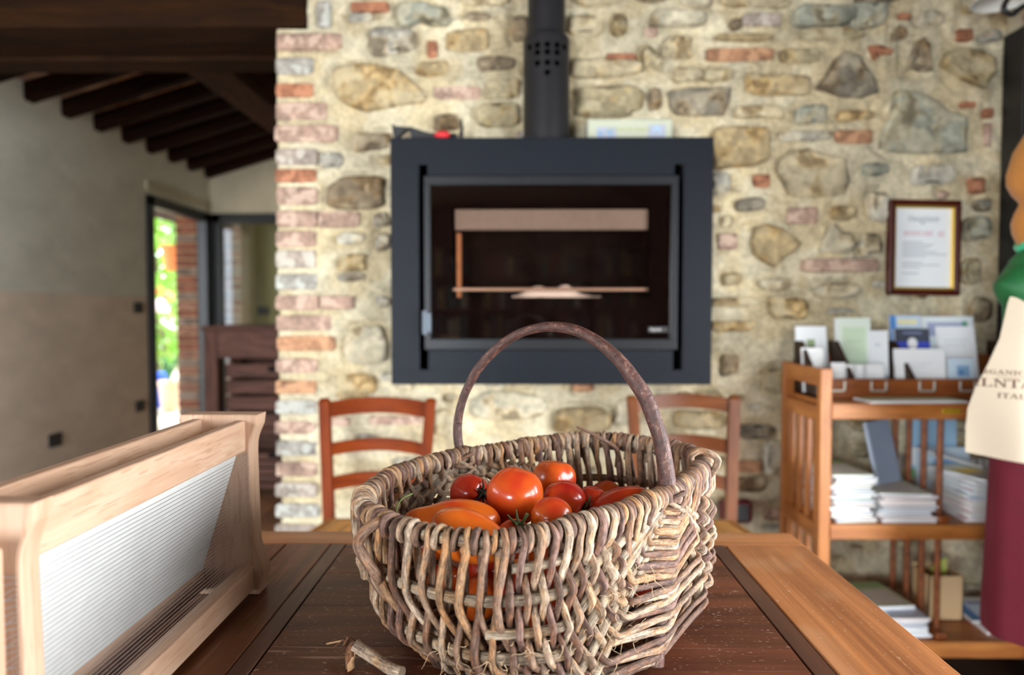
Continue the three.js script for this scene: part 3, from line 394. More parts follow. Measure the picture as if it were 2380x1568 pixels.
  const mb = thing('cardboard_box', 'long white box with green lettering lying on the stove', 'box', [(bx0 + bx1) / 2, by, -2.42]); part('carton', mov(bg, 0, bh / 2, 0), bm, mb); part('printed_front', mov(new THREE.PlaneGeometry(bx1 - bx0 - 0.014, bh - 0.010), 0, bh / 2, 0.0380), std({ map: bt, roughness: 0.7 }), mb);
  part('tassel', [tube(spline([V(-0.03, bh - 0.004, 0.04), V(0.03, bh + 0.003, 0.038), V(0.09, bh + 0.008, 0.02)], 14), 0.0015, 6), mov(new THREE.SphereGeometry(0.008, 14, 10), 0.095, bh + 0.008, 0.02)], std({ color: C(226, 218, 190), roughness: 0.9 }), mb);
  const tk = thing('stove_tool', 'black folded metal fire tool with hooked ends lying on the stove', 'tool', [at(960, 320, 2.40).x, by, -2.40]); const q = (u, v) => at(u, v, 2.40).sub(V(tk.position.x, by, -2.40));
  const tg = new THREE.Shape([[912, 290], [920, 296], [960, 299], [985, 308], [1000, 312], [1062, 313], [1062, 322], [958, 322], [953, 304], [945, 303], [926, 322], [917, 322]].map(([u, v]) => { const p = q(u, v); return new THREE.Vector2(p.x, Math.max(0, p.y)); }));
  part('blade', mov(new THREE.ExtrudeGeometry(tg, { depth: 0.03, bevelEnabled: true, bevelSize: 0.001, bevelThickness: 0.001, bevelSegments: 1 }), 0, 0, -0.015), blackM, tk); part('spike', tube([q(1072, 276), q(1074, 300), q(1071, 318)], (s) => 0.003 + 0.005 * s, 8), blackM, tk);
  const rg = new THREE.SphereGeometry(0.024, 24, 16); rg.scale(1, 0.62, 0.7); const rp = rg.attributes.position; for (let i = 0; i < rp.count; i++) { const k = 1 + 0.25 * n3(rp.getX(i) * 70, rp.getY(i) * 70, rp.getZ(i) * 70, 3); rp.setXYZ(i, rp.getX(i) * k, rp.getY(i) * k, rp.getZ(i) * k); } rg.computeVertexNormals();
  const rc = single('crumpled_wrapper', 'small crumpled red wrapper on the stove by the black tool', 'wrapper', rg, std({ color: C(206, 36, 44), roughness: 0.5 })); rc.position.set(at(1028, 314, 2.35).x, by + 0.013, -2.352);
}

// ---------------------------------------------------------------- framed certificate
{
  const d = 2.475, tl = at(2066, 464, d), tr = at(2234, 464, d), bl = at(2058, 686, d), br = at(2228, 688, d), w = (tr.x - tl.x + br.x - bl.x) / 2, h = tl.y - bl.y, c = V((tl.x + tr.x + bl.x + br.x) / 4, (tl.y + tr.y + bl.y + br.y) / 4, -d), a = Math.atan2(tl.x - bl.x, tl.y - bl.y);
  const t = thing('framed_certificate', 'framed certificate with gold inner edge hanging crooked on the stone wall', 'picture', c.toArray()); t.rotation.set(-0.03, 0.04, -a * 0.85);
  const fm = std({ color: C(112, 72, 66), roughness: 0.32, map: T.red }), gm = std({ color: C(226, 190, 92), roughness: 0.3, metalness: 0.75 }), f = 0.019, gi = 0.009;
  part('frame_moulding', [box(-w / 2, w / 2, h / 2 - f, h / 2, -0.016, 0.014, 0.005), box(-w / 2, w / 2, -h / 2, -h / 2 + f, -0.016, 0.014, 0.005), box(-w / 2, -w / 2 + f, -h / 2, h / 2, -0.016, 0.014, 0.005), box(w / 2 - f, w / 2, -h / 2, h / 2, -0.016, 0.014, 0.005)], fm, t);
  const iw = w / 2 - f, ih = h / 2 - f; part('gilt_slip', [box(-iw, iw, ih - gi, ih, -0.01, 0.008, 0.003), box(-iw, iw, -ih, -ih + gi, -0.01, 0.008, 0.003), box(-iw, -iw + gi * 0.6, -ih, ih, -0.01, 0.008, 0.003), box(iw - gi * 0.8, iw, -ih, ih, -0.01, 0.008, 0.003)], gm, t, 'gold inner edge');
  const tx = canvasTex(512, 704, (x, W, H) => { x.fillStyle = '#f4f8fb'; x.fillRect(0, 0, W, H); x.fillStyle = '#a9b6bd'; x.font = 'italic bold 66px serif'; x.textAlign = 'center'; x.fillText('Omaggiante', W / 2, 130, 270); x.fillRect(W / 2 - 14, 150, 28, 4); x.textAlign = 'left'; x.fillStyle = '#d7a6b2'; x.font = 'bold 54px serif'; x.fillText('BUONO OSP.', 90, 250, 260); x.fillText('42', 380, 250); x.fillStyle = '#b4bcc6'; x.font = '22px sans-serif'; for (let i = 0; i < 7; i++) x.fillRect(84, 300 + i * 20, [170, 260, 230, 190, 290, 380, 200][i], 8); x.fillRect(84, 470, 170, 8); x.fillRect(84, 490, 320, 8); x.fillRect(84, 512, 150, 8); x.fillRect(84, 560, 140, 10); });
  part('certificate', mov(new THREE.PlaneGeometry(2 * iw, 2 * ih), 0, 0, -0.004), std({ map: tx, roughness: 0.6 }), t); part('backing_board', box(-iw, iw, -ih, ih, -0.014, -0.006, 0), darkWood, t);
}

// ---------------------------------------------------------------- two ladder-back chairs against the wall
const chairR = phys({ color: C(166, 150, 134), map: T.red, roughness: 0.45, specularIntensity: 0.15 }), chairP = phys({ color: C(160, 134, 120), map: T.pine, roughness: 0.4, specularIntensity: 0.5 }), rushM = std({ color: C(232, 200, 150), map: again(T.rush, 1, 1), roughness: 0.85, bumpMap: T.rush, bumpScale: 0.002 });
function chair(label, uTopL, uTopR, uBotL, uBotR, vTop, slats, d, m) {
  const sL = at(uTopL, vTop, d), sR = at(uTopR, vTop, d), bL = at(uBotL, 1200, d - 0.04), bR = at(uBotR, 1200, d - 0.04), cx = (sL.x + sR.x) / 2, t = thing('ladder_back_chair', label, 'chair', [cx, 0, -d + 0.2], 0, 'chairs against the stone wall');
  const L = (p) => p.clone().sub(t.position), seatY = 0.485, zb = -0.16; const wt = (sR.x - sL.x) / 2 - 0.02, wb = Math.min((bR.x - bL.x) / 2 - 0.02, wt - 0.02), yT = sL.y - 0.003;
  const zAt = (y) => zb - 0.05 * Math.max(0, (y - seatY)) / (yT - seatY), xAt = (y) => lerp(wb, wt, clamp((y - seatY) / (yT - seatY), -0.15, 1));
  for (const s of [-1, 1]) {
    const rows = []; for (const y of [0, 0.2, seatY, 0.62, 0.75, yT - 0.01, yT]) { const k = y === yT ? 0.7 : 1, x = s * xAt(y), z = y < seatY ? zb + 0.04 * (seatY - y) * -1 : zAt(y), a = 0.017 * k, b = 0.015 * k; rows.push([[-a, b], [a, b], [a, -b], [-a, -b], [-a, b]].map(([p, q]) => V(x + p, y, z + q))); }
    const g = sheet(rows.reverse()).toNonIndexed(); g.computeVertexNormals(); part('back_post', grain(g, 'y', 1), m, t);
    part('front_leg', tube([V(s * 0.19, 0, 0.21), V(s * 0.19, seatY - 0.02, 0.20)], (q) => 0.014 + 0.005 * q, 12), m, t);
    part('side_stretcher', [tube([V(s * xAt(0.2), 0.22, zb - 0.01), V(s * 0.19, 0.22, 0.205)], 0.010, 8), tube([V(s * xAt(0.2), 0.34, zb - 0.01), V(s * 0.19, 0.34, 0.205)], 0.010, 8)], m, t);
  }
  part('front_stretcher', tube([V(-0.19, 0.28, 0.205), V(0.19, 0.28, 0.205)], 0.011, 8), m, t);
  for (const [va, vb] of slats) { const ya = at(uTopL, va, d).y, yb = at(uTopL, vb, d).y, w = xAt((ya + yb) / 2) - 0.008, rows = [], N = 16; for (const [oy, oz] of [[1, 0.007], [0, 0.008], [0, -0.008], [1, -0.007], [1, 0.007]]) { const r = []; for (let i = 0; i <= N; i++) { const a = i / N * 2 - 1, arch = 0.014 * (1 - a * a), y = (oy ? ya : yb) + arch - 0.010; r.push(V(a * w, y, zAt(y) - 0.028 * (1 - a * a) + oz)); } rows.push(r); } const g = sheet(rows).toNonIndexed(); g.computeVertexNormals(); part('slat', grain(g, 'x', 1), m, t); }
  // rush seat: four woven triangles meeting in the middle
  const F = [V(-0.21, seatY, 0.22), V(0.21, seatY, 0.22), V(wb - 0.005, seatY, zb + 0.01), V(-wb + 0.005, seatY, zb + 0.01)], mid = V(0, seatY - 0.006, 0.02);
  for (let k = 0; k < 4; k++) { const a = F[k], b = F[(k + 1) % 4], rows = []; for (let j = 0; j <= 6; j++) { const r = []; for (let i = 0; i <= 10; i++) { const e = a.clone().lerp(b, i / 10), p = e.lerp(mid, j / 6); p.y += 0.014 * Math.sin(Math.PI * Math.min(1, j / 6 * 1.15)) - (j === 0 ? 0.012 : 0); r.push(p); } rows.push(r); } part('rush_panel', sheet(rows.reverse(), (i, j) => [i * 0.3 + k * 0.2, j * 0.5]), rushM, t); }
  part('seat_rail', [0, 1, 2, 3].map((k) => tube([F[k].clone().setY(seatY - 0.012), F[(k + 1) % 4].clone().setY(seatY - 0.012)], 0.013, 8)), rushM, t);
  return t;
}
chair('orange brown ladder back chair with rush seat beside the brick edge', 738, 1015, 756, 1000, 924, [[928, 964], [1022, 1050], [1098, 1128]], 2.30, chairR);
chair('paler ladder back chair with rush seat beside the bookshelf', 1455, 1723, 1468, 1706, 918, [[920, 952], [1014, 1046], [1098, 1128]], 2.30, chairP);
{ const p = at(1709, 1187, 2.47), t = thing('small_red_box', 'small dark red box with black front low on the stone wall', 'box', p.toArray()); part('casing', new RoundedBoxGeometry(0.112, 0.082, 0.05, 3, 0.018), std({ color: C(88, 14, 26), roughness: 0.35 }), t); part('front_plate', mov(new RoundedBoxGeometry(0.078, 0.058, 0.006, 3, 0.0028), 0, 0, 0.0255), std({ color: C(38, 38, 42), roughness: 0.4 }), t); }

// ---------------------------------------------------------------- wooden bookshelf with papers
const shelfM = std({ color: C(255, 236, 210), map: T.pine, roughness: 0.42 }), shelfD = std({ color: C(196, 160, 132), map: T.pine, roughness: 0.45 }), fin = std({ color: C(200, 180, 160), map: T.dark, roughness: 0.6 });
const SX0 = 0.90, SX1 = 1.655, SZF = -2.13, SZB = -2.45, SXM = 1.284, TOPY = 0.978;
{
  const t = thing('open_bookshelf', 'low open wooden bookshelf with slatted sides against the stone wall', 'bookshelf');
  for (const x of [SX0, SX1 - 0.036]) {
    part('corner_post', box(x, x + 0.036, 0, TOPY, SZF - 0.028, SZF, 0.004), shelfM, t); part('corner_post', box(x, x + 0.036, 0, TOPY, SZB, SZB + 0.028, 0.004), shelfM, t);
    part('side_rail', box(x + 0.005, x + 0.031, TOPY - 0.055, TOPY - 0.002, SZB + 0.02, SZF - 0.02, 0.003), shelfM, t); part('side_rail', box(x + 0.006, x + 0.030, 0.815, 0.86, SZB + 0.02, SZF - 0.02, 0.003), shelfM, t); part('side_rail', box(x + 0.006, x + 0.030, 0.45, 0.50, SZB + 0.02, SZF - 0.02, 0.003), shelfM, t); part('side_rail', box(x + 0.006, x + 0.030, 0.10, 0.15, SZB + 0.02, SZF - 0.02, 0.003), shelfM, t);
    for (let k = 0; k < 4; k++) { const z = SZB + 0.028 + (k + 0.5) * 0.066; part('side_slat', box(x + 0.011, x + 0.025, 0.145, 0.82, z - 0.012, z + 0.012, 0.002), shelfM, t); }
  }
  for (const [y, th] of [[0.873, 0.046], [0.509, 0.046], [0.151, 0.05]]) { part('shelf_board', box(SX0 + 0.034, SX1 - 0.034, y - 0.02, y, SZB, SZF - 0.012, 0.002), shelfM, t); part('shelf_front', box(SX0 + 0.034, SX1 - 0.034, y - th, y, SZF - 0.014, SZF + 0.004, 0.003), shelfM, t); }
  for (let k = 0; k < 4; k++) for (const [y0, y1] of [[0.151, 0.463], [0.509, 0.828]]) { const z = SZB + 0.02 + k * 0.086; part('divider_spindle', mov(new THREE.CylinderGeometry(0.009, 0.009, y1 - y0, 14), SXM, (y0 + y1) / 2, z), shelfD, t); }
  for (const y of [0.151, 0.509]) part('divider_foot', box(SXM - 0.016, SXM + 0.016, y, y + 0.022, SZB + 0.01, SZF - 0.01, 0.006), shelfD, t);
  part('maker_plate', box(at(2190, 960, 2.125).x, at(2232, 960, 2.125).x, 0.846, 0.858, SZF + 0.002, SZF + 0.006, 0.001), std({ color: C(206, 178, 40), roughness: 0.4, metalness: 0.5 }), t, 'small brass plate');
}
{ // wooden tray for leaflets on top of the shelf
  const t = thing('leaflet_tray', 'wooden leaflet tray with metal label holders on the bookshelf', 'tray'); const y = 0.8735, x0 = SX0 + 0.04, x1 = SX1 - 0.045, zf = -2.27, zb = SZB + 0.005;
  part('tray_front', box(x0 + 0.02, x1, y, y + 0.062, zf, zf + 0.016, 0.003), shelfD, t); part('tray_back', box(x0, x1, y, y + 0.13, zb, zb + 0.014, 0.003), shelfD, t); part('tray_base', box(x0, x1, y, y + 0.01, zb, zf, 0.001), shelfD, t);
  for (const x of [x0, 1.057, 1.25, x1 - 0.014]) { const s = new THREE.Shape([[0, 0], [zf - zb, 0], [zf - zb, 0.06], [0.05, 0.175], [0, 0.175]].map((p) => new THREE.Vector2(...p))); const g = new THREE.ExtrudeGeometry(s, { depth: 0.012, bevelEnabled: false }); g.rotateY(-Math.PI / 2); g.translate(x + 0.012, y + 0.001, zb); part('tray_divider', grain(g, 'z'), fin, t); }
  for (const u of [1944, 2040, 2152, 2246]) { const x = at(u, 885, 2.26).x, hm = std({ color: C(206, 206, 196), roughness: 0.3, metalness: 0.6 }); const h = part('label_holder', [box(x - 0.026, x - 0.020, y + 0.022, y + 0.056, zf + 0.016, zf + 0.020, 0.001), box(x + 0.020, x + 0.026, y + 0.022, y + 0.056, zf + 0.016, zf + 0.020, 0.001), box(x - 0.026, x + 0.026, y + 0.022, y + 0.028, zf + 0.016, zf + 0.020, 0.001)], hm, t, 'bright metal label holder'); }
}
// printed sheets used on the papers
const prints = {};
function printTex(key, draw, w = 128, h = 192) { prints[key] = std({ map: canvasTex(w, h, draw), roughness: 0.45 }); }
const R = (c, f, x, y, w, h) => { c.fillStyle = f; c.fillRect(x, y, w, h); };
printTex('photo', (c, w, h) => { R(c, '#f4f7fa', 0, 0, w, h); R(c, '#93a878', 44, 40, 34, 34); R(c, '#5c6b46', 44, 58, 34, 16); R(c, '#d5dbe4', 30, 96, 60, 5); R(c, '#d5dbe4', 30, 110, 50, 5); R(c, '#c96a7a', 0, 150, 10, 42); });
printTex('green', (c, w, h) => { R(c, '#eaf4e6', 0, 0, w, h); R(c, '#d5e8cc', 20, 26, 88, 120); R(c, '#b9d69a', 0, 168, w, 24); R(c, '#c8dcc0', 34, 60, 60, 6); });
printTex('plain', (c, w, h) => { R(c, '#f6f9fc', 0, 0, w, h); R(c, '#d9e4ea', 40, 40, 36, 10); R(c, '#c3ccd8', 0, 140, w, 52); R(c, '#9aa6b4', 52, 156, 24, 18); });
printTex('blue', (c, w, h) => { R(c, '#cfe2f4', 0, 0, w, h); R(c, '#5d95d8', 0, 0, 26, h); R(c, '#f2ecc0', 34, 10, 80, 14); R(c, '#8f9ac8', 34, 34, 90, 26); });
printTex('navy', (c, w, h) => { R(c, '#f4f6fa', 0, 0, w, h); R(c, '#4d5260', 0, 0, w, 40); R(c, '#4a58c8', 0, 40, w, 36); R(c, '#e07a92', 0, 84, w, 10); c.fillStyle = '#fff'; c.beginPath(); c.arc(64, 46, 18, 0, 7); c.fill(); R(c, '#8b93b6', 30, 10, 70, 6); });
printTex('teal', (c, w, h) => { R(c, '#f5f8fc', 0, 0, w, h); R(c, '#b9d6d6', 24, 104, 80, 32); R(c, '#dfe7ee', 24, 40, 80, 5); R(c, '#dfe7ee', 24, 54, 70, 5); });
printTex('lilac', (c, w, h) => { R(c, '#e8f1f4', 0, 0, w, h); R(c, '#aab2d2', 14, 16, 90, 36); R(c, '#3f9a7c', 100, 14, 12, 60); });
printTex('sky', (c, w, h) => { R(c, '#d4e8f8', 0, 0, w, h); R(c, '#8fb8de', 40, 40, 60, 60); R(c, '#5a86c0', 50, 66, 22, 22); R(c, '#f2f8fc', 0, 120, w, 72); });
printTex('white', (c, w, h) => { R(c, '#fbfcfd', 0, 0, w, h); R(c, '#e6ecf2', 30, 60, 66, 5); R(c, '#e6ecf2', 30, 76, 50, 5); });
printTex('leaf', (c, w, h) => { R(c, '#dff0d6', 0, 0, w, h); R(c, '#a6cf8c', 0, 0, w, 50); R(c, '#f6fbf4', 16, 70, 96, 100); });
printTex('yellow', (c, w, h) => { R(c, '#f0f2e6', 0, 0, w, h); R(c, '#f4d25a', 22, 56, 84, 60); R(c, '#dcdfe8', 22, 124, 84, 50); });
printTex('blueMag', (c, w, h) => { R(c, '#a8d0ee', 0, 0, w, h); R(c, '#f2f7fb', 0, 90, w, 60); R(c, '#d8a4ac', 30, 100, 70, 20); R(c, '#86c08a', 0, 160, w, 32); R(c, '#e09aa6', 86, 164, 24, 18); });
const paperEdge = [C(240, 242, 244), C(226, 232, 236), C(232, 236, 228), C(214, 220, 228), C(236, 228, 226)].map((c) => std({ color: c, roughness: 0.8 }));
// a leaflet that stands in the tray and leans back; seen at pixels u0..u1, top edge v0, foot v1
function leaflet(label, u0, u1, v0, v1, d, print, lean = 0.16, th = 0.006) {
  const a = at(u0, v1, d), b = at(u1, v0, d + 0.02); a.y = 0.8842; const w = b.x - a.x, h = (b.y - a.y) / Math.cos(lean), t = thing('leaflet', label, 'leaflet', [(a.x + b.x) / 2, a.y, -d], 0, 'leaflets in the wooden tray'); t.rotation.x = -lean;
  part('pages', box(-w / 2, w / 2, 0, h, -th, 0, 0), paperEdge[0], t); part('cover', mov(new THREE.PlaneGeometry(w, h), 0, h / 2, 0.0006), prints[print], t);
}
leaflet('dark leaflet with a yellow square at the left end of the tray', 1852, 1866, 790, 880, 2.43, 'yellow');
leaflet('white leaflet with small green photo above the pink edged one', 1856, 1924, 758, 880, 2.405, 'photo');
leaflet('short white leaflet with pink left edge in front of the photo leaflet', 1868, 1914, 808, 880, 2.345, 'white');
leaflet('tall pale green leaflet standing in the tray', 1950, 2024, 738, 880, 2.395, 'green', 0.1, 0.02);
leaflet('narrow white leaflet with grey foot beside the pale green one', 2022, 2062, 768, 880, 2.365, 'plain', 0.08);
leaflet('blue leaflet at the back of the tray with cream band', 2078, 2146, 733, 880, 2.425, 'blue');
leaflet('leaflet with black and blue bands and white disc', 2088, 2164, 764, 880, 2.385, 'navy');
leaflet('white sheaf of papers in front of the navy banded leaflet', 2086, 2194, 810, 876, 2.31, 'white', 0.12, 0.014);
leaflet('wide pale leaflet with lilac panel at the back right of the tray', 2152, 2270, 735, 880, 2.43, 'lilac');
leaflet('white leaflet with teal panel at the right of the tray', 2190, 2274, 758, 880, 2.38, 'teal', 0.2);
leaflet('small pale blue leaflet at the right front of the tray', 2208, 2262, 832, 876, 2.31, 'sky', 0.12);
{ // a row of loose white cards behind the tray front
  for (const [u0, u1, v0, k] of [[1934, 1962, 842, 'first'], [1964, 1984, 846, 'second'], [1986, 2010, 846, 'third'], [2008, 2050, 846, 'widest']]) leaflet(k + ' of the short white cards at the left front of the tray', u0, u1, v0, 878, 2.30, 'white', 0.1, 0.004);
}
function flatPaper(label, x0, x1, z0, z1, y, th, print, turn, group, name = 'magazine', edge = 0) {
  const t = thing(name, label, name.replace('_', ' '), [(x0 + x1) / 2, y, (z0 + z1) / 2], turn, group), w = x1 - x0, d = z1 - z0; part('pages', box(-w / 2, w / 2, 0, th, -d / 2, d / 2, Math.min(0.0015, th * 0.4)), paperEdge[edge], t); part('cover', mov(new THREE.PlaneGeometry(w - 0.001, d - 0.001).rotateX(-Math.PI / 2), 0, th + 0.0004, 0), prints[print], t); return t;
}
flatPaper('pale green brochure lying on the top board in front of the tray', 1.05, 1.35, -2.245, -2.14, 0.8735, 0.006, 'leaf', 0.06, undefined, 'brochure');
// stacks of magazines on the middle shelf
const NTH = ['lowest', 'second', 'third', 'fourth', 'fifth', 'sixth', 'seventh', 'eighth', 'ninth', 'tenth', 'eleventh', 'twelfth', 'thirteenth', 'fourteenth', 'fifteenth', 'sixteenth', 'seventeenth'];
const pk = ['white', 'teal', 'leaf', 'sky', 'plain', 'photo', 'blue', 'white'];
function stack(cx, n, w, d, zc, y, group, label, th = [0.005, 0.011]) { for (let k = 0; k < n; k++) { const h = rr(...th), x = cx + rr(-0.010, 0.010), z = zc + rr(-0.008, 0.008); flatPaper(NTH[k] + ' ' + label, x - w / 2, x + w / 2, z - d / 2, z + d / 2, y, h, pk[Math.floor(rnd() * 8)], rr(-0.07, 0.07), group, 'magazine', Math.floor(rnd() * 5)); y += h + 0.0012; } return y; }
const yA = stack(1.014, 17, 0.126, 0.225, -2.262, 0.5095, 'magazines stacked beside the left post', 'magazine from below in the left stack on the middle shelf');
const yB = stack(1.175, 9, 0.165, 0.235, -2.262, 0.5095, 'magazines in the middle stack', 'magazine from below in the stack left of the spindles');
const yC = stack(1.435, 14, 0.15, 0.23, -2.258, 0.5095, 'magazines in the right stack', 'magazine from below in the right stack beyond the spindles');
flatPaper('yellow and white magazine on top of the right stack', 1.37, 1.49, -2.36, -2.15, yC, 0.006, 'yellow', 0.3);
flatPaper('green banded magazine on top of the middle stack', 1.10, 1.255, -2.38, -2.145, yB, 0.006, 'leaf', -0.08);
{ const t = thing('clear_folder', 'grey blue plastic folder standing tilted between the stacks', 'folder', [1.185, yB + 0.009, -2.27]); t.rotation.set(-0.25, 0.35, 0.14); part('front_cover', mov(new RoundedBoxGeometry(0.10, 0.20, 0.004, 2, 0.0015), 0, 0.10, 0), phys({ color: C(150, 166, 188), roughness: 0.25, clearcoat: 0.4 }), t); part('spine', box(-0.055, -0.046, 0, 0.20, -0.006, 0.004, 0.002), std({ color: C(190, 206, 226), roughness: 0.35 }), t); }
function standing(label, u0, u1, v0, v1, d, print, lean, name = 'magazine') { const a = at(u0, v1, d), b = at(u1, v0, d), w = b.x - a.x, h = b.y - a.y, t = thing(name, label, name, [(a.x + b.x) / 2, a.y, -d]); t.rotation.x = -lean; part('pages', box(-w / 2, w / 2, 0, h, -0.008, 0, 0), paperEdge[1], t); part('cover', mov(new THREE.PlaneGeometry(w, h), 0, h / 2, 0.0006), prints[print], t); }
standing('blue and white magazine standing behind the spindles', 2108, 2226, 975, 1110, 2.425, 'blueMag', 0.03); standing('green and blue magazine leaning in front of the blue and white one', 2132, 2258, 1040, 1175, 2.39, 'sky', 0.06);
{ const t = flatPaper('open white magazine lying tilted against the spindles', 1.31, 1.46, -2.38, -2.25, yC + 0.034, 0.006, 'blueMag', 0.2); t.rotation.z = -0.30; t.position.x = 1.395; }
for (const [k, u] of [2262, 2280, 2298].entries()) standing(['first', 'second', 'third'][k] + ' slim grey green booklet standing at the right of the shelf', u - 7, u + 8, 1068, 1190, 2.40, 'plain', 0.05, 'booklet');
// bottom shelf
const yD = stack(1.16, 8, 0.18, 0.24, -2.265, 0.1515, 'magazines on the bottom shelf', 'magazine from below in the stack on the bottom shelf'); flatPaper('lime green magazine topping the bottom stack', 1.07, 1.23, -2.40, -2.20, yD, 0.012, 'leaf', 0.1); 
{ const t = thing('paper_bag', 'brown paper bag with a green slip on the bottom shelf', 'bag', [1.375, 0.1515, -2.325]), w = 0.055, h = 0.145, d = 0.05, m = std({ color: C(214, 182, 138), roughness: 0.8, side: THREE.DoubleSide }); part('bag_body', [box(-w, w, 0, h, d - 0.003, d, 0), box(-w, w, 0, h + 0.012, -d, -d + 0.003, 0), box(-w, -w + 0.003, 0, h, -d, d, 0), box(w - 0.003, w, 0, h, -d, d, 0), box(-w, w, 0, 0.003, -d, d, 0)], m, t); const s = new THREE.Shape([[-0.03, 0], [0.035, 0], [0.03, 0.185], [-0.02, 0.15]].map((p) => new THREE.Vector2(...p))); part('green_slip', mov(new THREE.ExtrudeGeometry(s, { depth: 0.001, bevelEnabled: false }), 0.005, 0.004, -0.01), std({ color: C(196, 208, 110), roughness: 0.7 }), t, 'folded green paper slip'); }
flatPaper('white and blue magazine propped at the right of the bottom shelf', 1.44, 1.60, -2.40, -2.21, 0.172, 0.006, 'blue', -0.14).rotation.z = 0.05; flatPaper('white magazine under the propped one on the bottom shelf', 1.45, 1.60, -2.40, -2.17, 0.1515, 0.010, 'white', -0.06);
flatPaper('green and white leaflet lying on the floor under the shelf', 1.44, 1.64, -2.16, -2.02, 0.0012, 0.004, 'leaf', -0.2, undefined, 'brochure');
// ---------------------------------------------------------------- dressed display figure at the right
{
  const cx = 1.375, zc = -1.83, t = thing('display_figure', 'dressed display figure in green top, cream apron and burgundy skirt', 'mannequin', [cx, 0, zc]);
  const tanM = phys({ color: C(214, 142, 70), map: T.cloth, roughness: 0.42, clearcoat: 0.15 });
  part('head', lathe([[0.001, 1.655], [0.043, 1.645], [0.078, 1.612], [0.106, 1.56], [0.119, 1.505], [0.118, 1.478], [0.106, 1.452], [0.091, 1.434], [0.089, 1.426], [0.099, 1.405], [0.106, 1.378], [0.103, 1.352], [0.093, 1.325], [0.078, 1.305], [0.052, 1.29], [0.001, 1.28]].reverse(), 40), tanM, t, 'tan padded head and neck');
  const ell = (rows, m, name, label) => { const g = sheet(rows.map(([y, rx, rz, wob = 0, ph = 0]) => { const r = []; for (let i = 0; i <= 48; i++) { const a = i / 48 * 6.2832, k = 1 + wob * Math.sin(a * 9 + ph); r.push(V(-Math.cos(a) * rx * k, y, Math.sin(a) * rz * k)); } return r; }), (i, j, p) => [i * 3, p.y * 3], true); const q = part(name, g, m, t, label); m.side = THREE.DoubleSide; return q; };
  const green = std({ color: C(28, 112, 58), roughness: 0.55, map: T.cloth }), wine = std({ color: C(112, 4, 36), roughness: 0.75, map: T.cloth }), cream = std({ color: C(226, 214, 188), roughness: 0.85, map: T.cloth });
  ell([[0.86, 0.12, 0.10], [1.0, 0.12, 0.10], [1.14, 0.125, 0.105], [1.22, 0.13, 0.105], [1.28, 0.113, 0.095], [1.31, 0.087, 0.08], [1.325, 0.075, 0.075]], green, 'green_top');
  for (const s of [-1, 1]) { // pointed cap sleeves
    const rows = []; for (const [x, y0, y1, z] of [[0.07, 1.14, 1.322, 0.085], [0.10, 1.145, 1.290, 0.072], [0.124, 1.155, 1.262, 0.058], [0.142, 1.182, 1.240, 0.04], [0.153, 1.208, 1.226, 0.018], [0.157, 1.217, 1.220, 0.002]]) { const r = []; for (let i = 0; i <= 20; i++) { const a = i / 20 * 6.2832; r.push(V(s * x, (y0 + y1) / 2 + Math.sin(a) * (y1 - y0) / 2, Math.cos(a) * z)); } rows.push(r); } part('sleeve', sheet(rows, null, true), green, t);
  }
  part('collar', tube(Array.from({ length: 28 }, (_, i) => { const a = i / 28 * 6.2832; return V(Math.cos(a) * 0.085, 1.318 + 0.006 * Math.sin(a * 5), Math.sin(a) * 0.09); }), 0.012, 8, true), phys({ color: C(62, 190, 140), roughness: 0.25, sheen: 0.5 }), t, 'shiny mint green collar');
  ell([[0.315, 0.156, 0.125, 0.02], [0.33, 0.158, 0.127, 0.02], [0.55, 0.152, 0.12, 0.02, 0.4], [0.75, 0.147, 0.115, 0.015, 0.6], [0.90, 0.136, 0.108, 0.01], [0.97, 0.125, 0.102]], wine, 'skirt', 'long burgundy skirt');
  part('neck_tie', [-1, 1].map((s) => tube(spline([V(s * 0.07, 1.315, 0.085), V(s * 0.095, 1.25, 0.112), V(s * 0.115, 1.14, 0.120)], 10), 0.006, 6)), wine, t, 'burgundy neck strap of the apron');
  // apron: one curved cloth with printed front
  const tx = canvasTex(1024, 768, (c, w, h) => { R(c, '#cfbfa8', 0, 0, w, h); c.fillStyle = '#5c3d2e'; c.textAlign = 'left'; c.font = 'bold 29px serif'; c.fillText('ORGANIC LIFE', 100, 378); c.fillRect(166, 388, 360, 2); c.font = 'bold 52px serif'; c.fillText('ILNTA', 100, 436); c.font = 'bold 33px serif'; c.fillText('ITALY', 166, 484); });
  const rows = [], W = [[1.150, 0.172], [1.135, 0.175], [1.08, 0.186], [1.02, 0.202], [0.95, 0.222], [0.90, 0.231], [0.85, 0.233], [0.787, 0.233]];
  for (const [y, w] of W) { const r = []; for (let i = 0; i <= 60; i++) { const a = i / 60 * 2 - 1, x = a * w, flap = Math.max(0, Math.abs(x) - 0.15), yy = y + 0.012 * smooth(0.7, 1, Math.abs(a)) * (y > 1.1 ? 3 : 0.2); r.push(V(x, yy - (y < 0.8 ? 0.012 * (1 - a * a) : 0), 0.116 - 0.10 * (Math.min(Math.abs(x), 0.15) / 0.15) ** 2 * 0.25 - 1.15 * flap + 0.02 * flap / 0.1 + 0.006 * Math.sin(x * 40 + y * 9) * smooth(1.1, 0.8, y))); } rows.push(r); }
  part('apron', sheet(rows.reverse(), (i, j, p) => [0.5 + p.x / 0.56, (p.y - 0.78) / 0.42]), phys({ map: tx, roughness: 0.85, side: THREE.DoubleSide, transmission: 0.18, thickness: 0 }), t, 'cream apron with brown lettering');
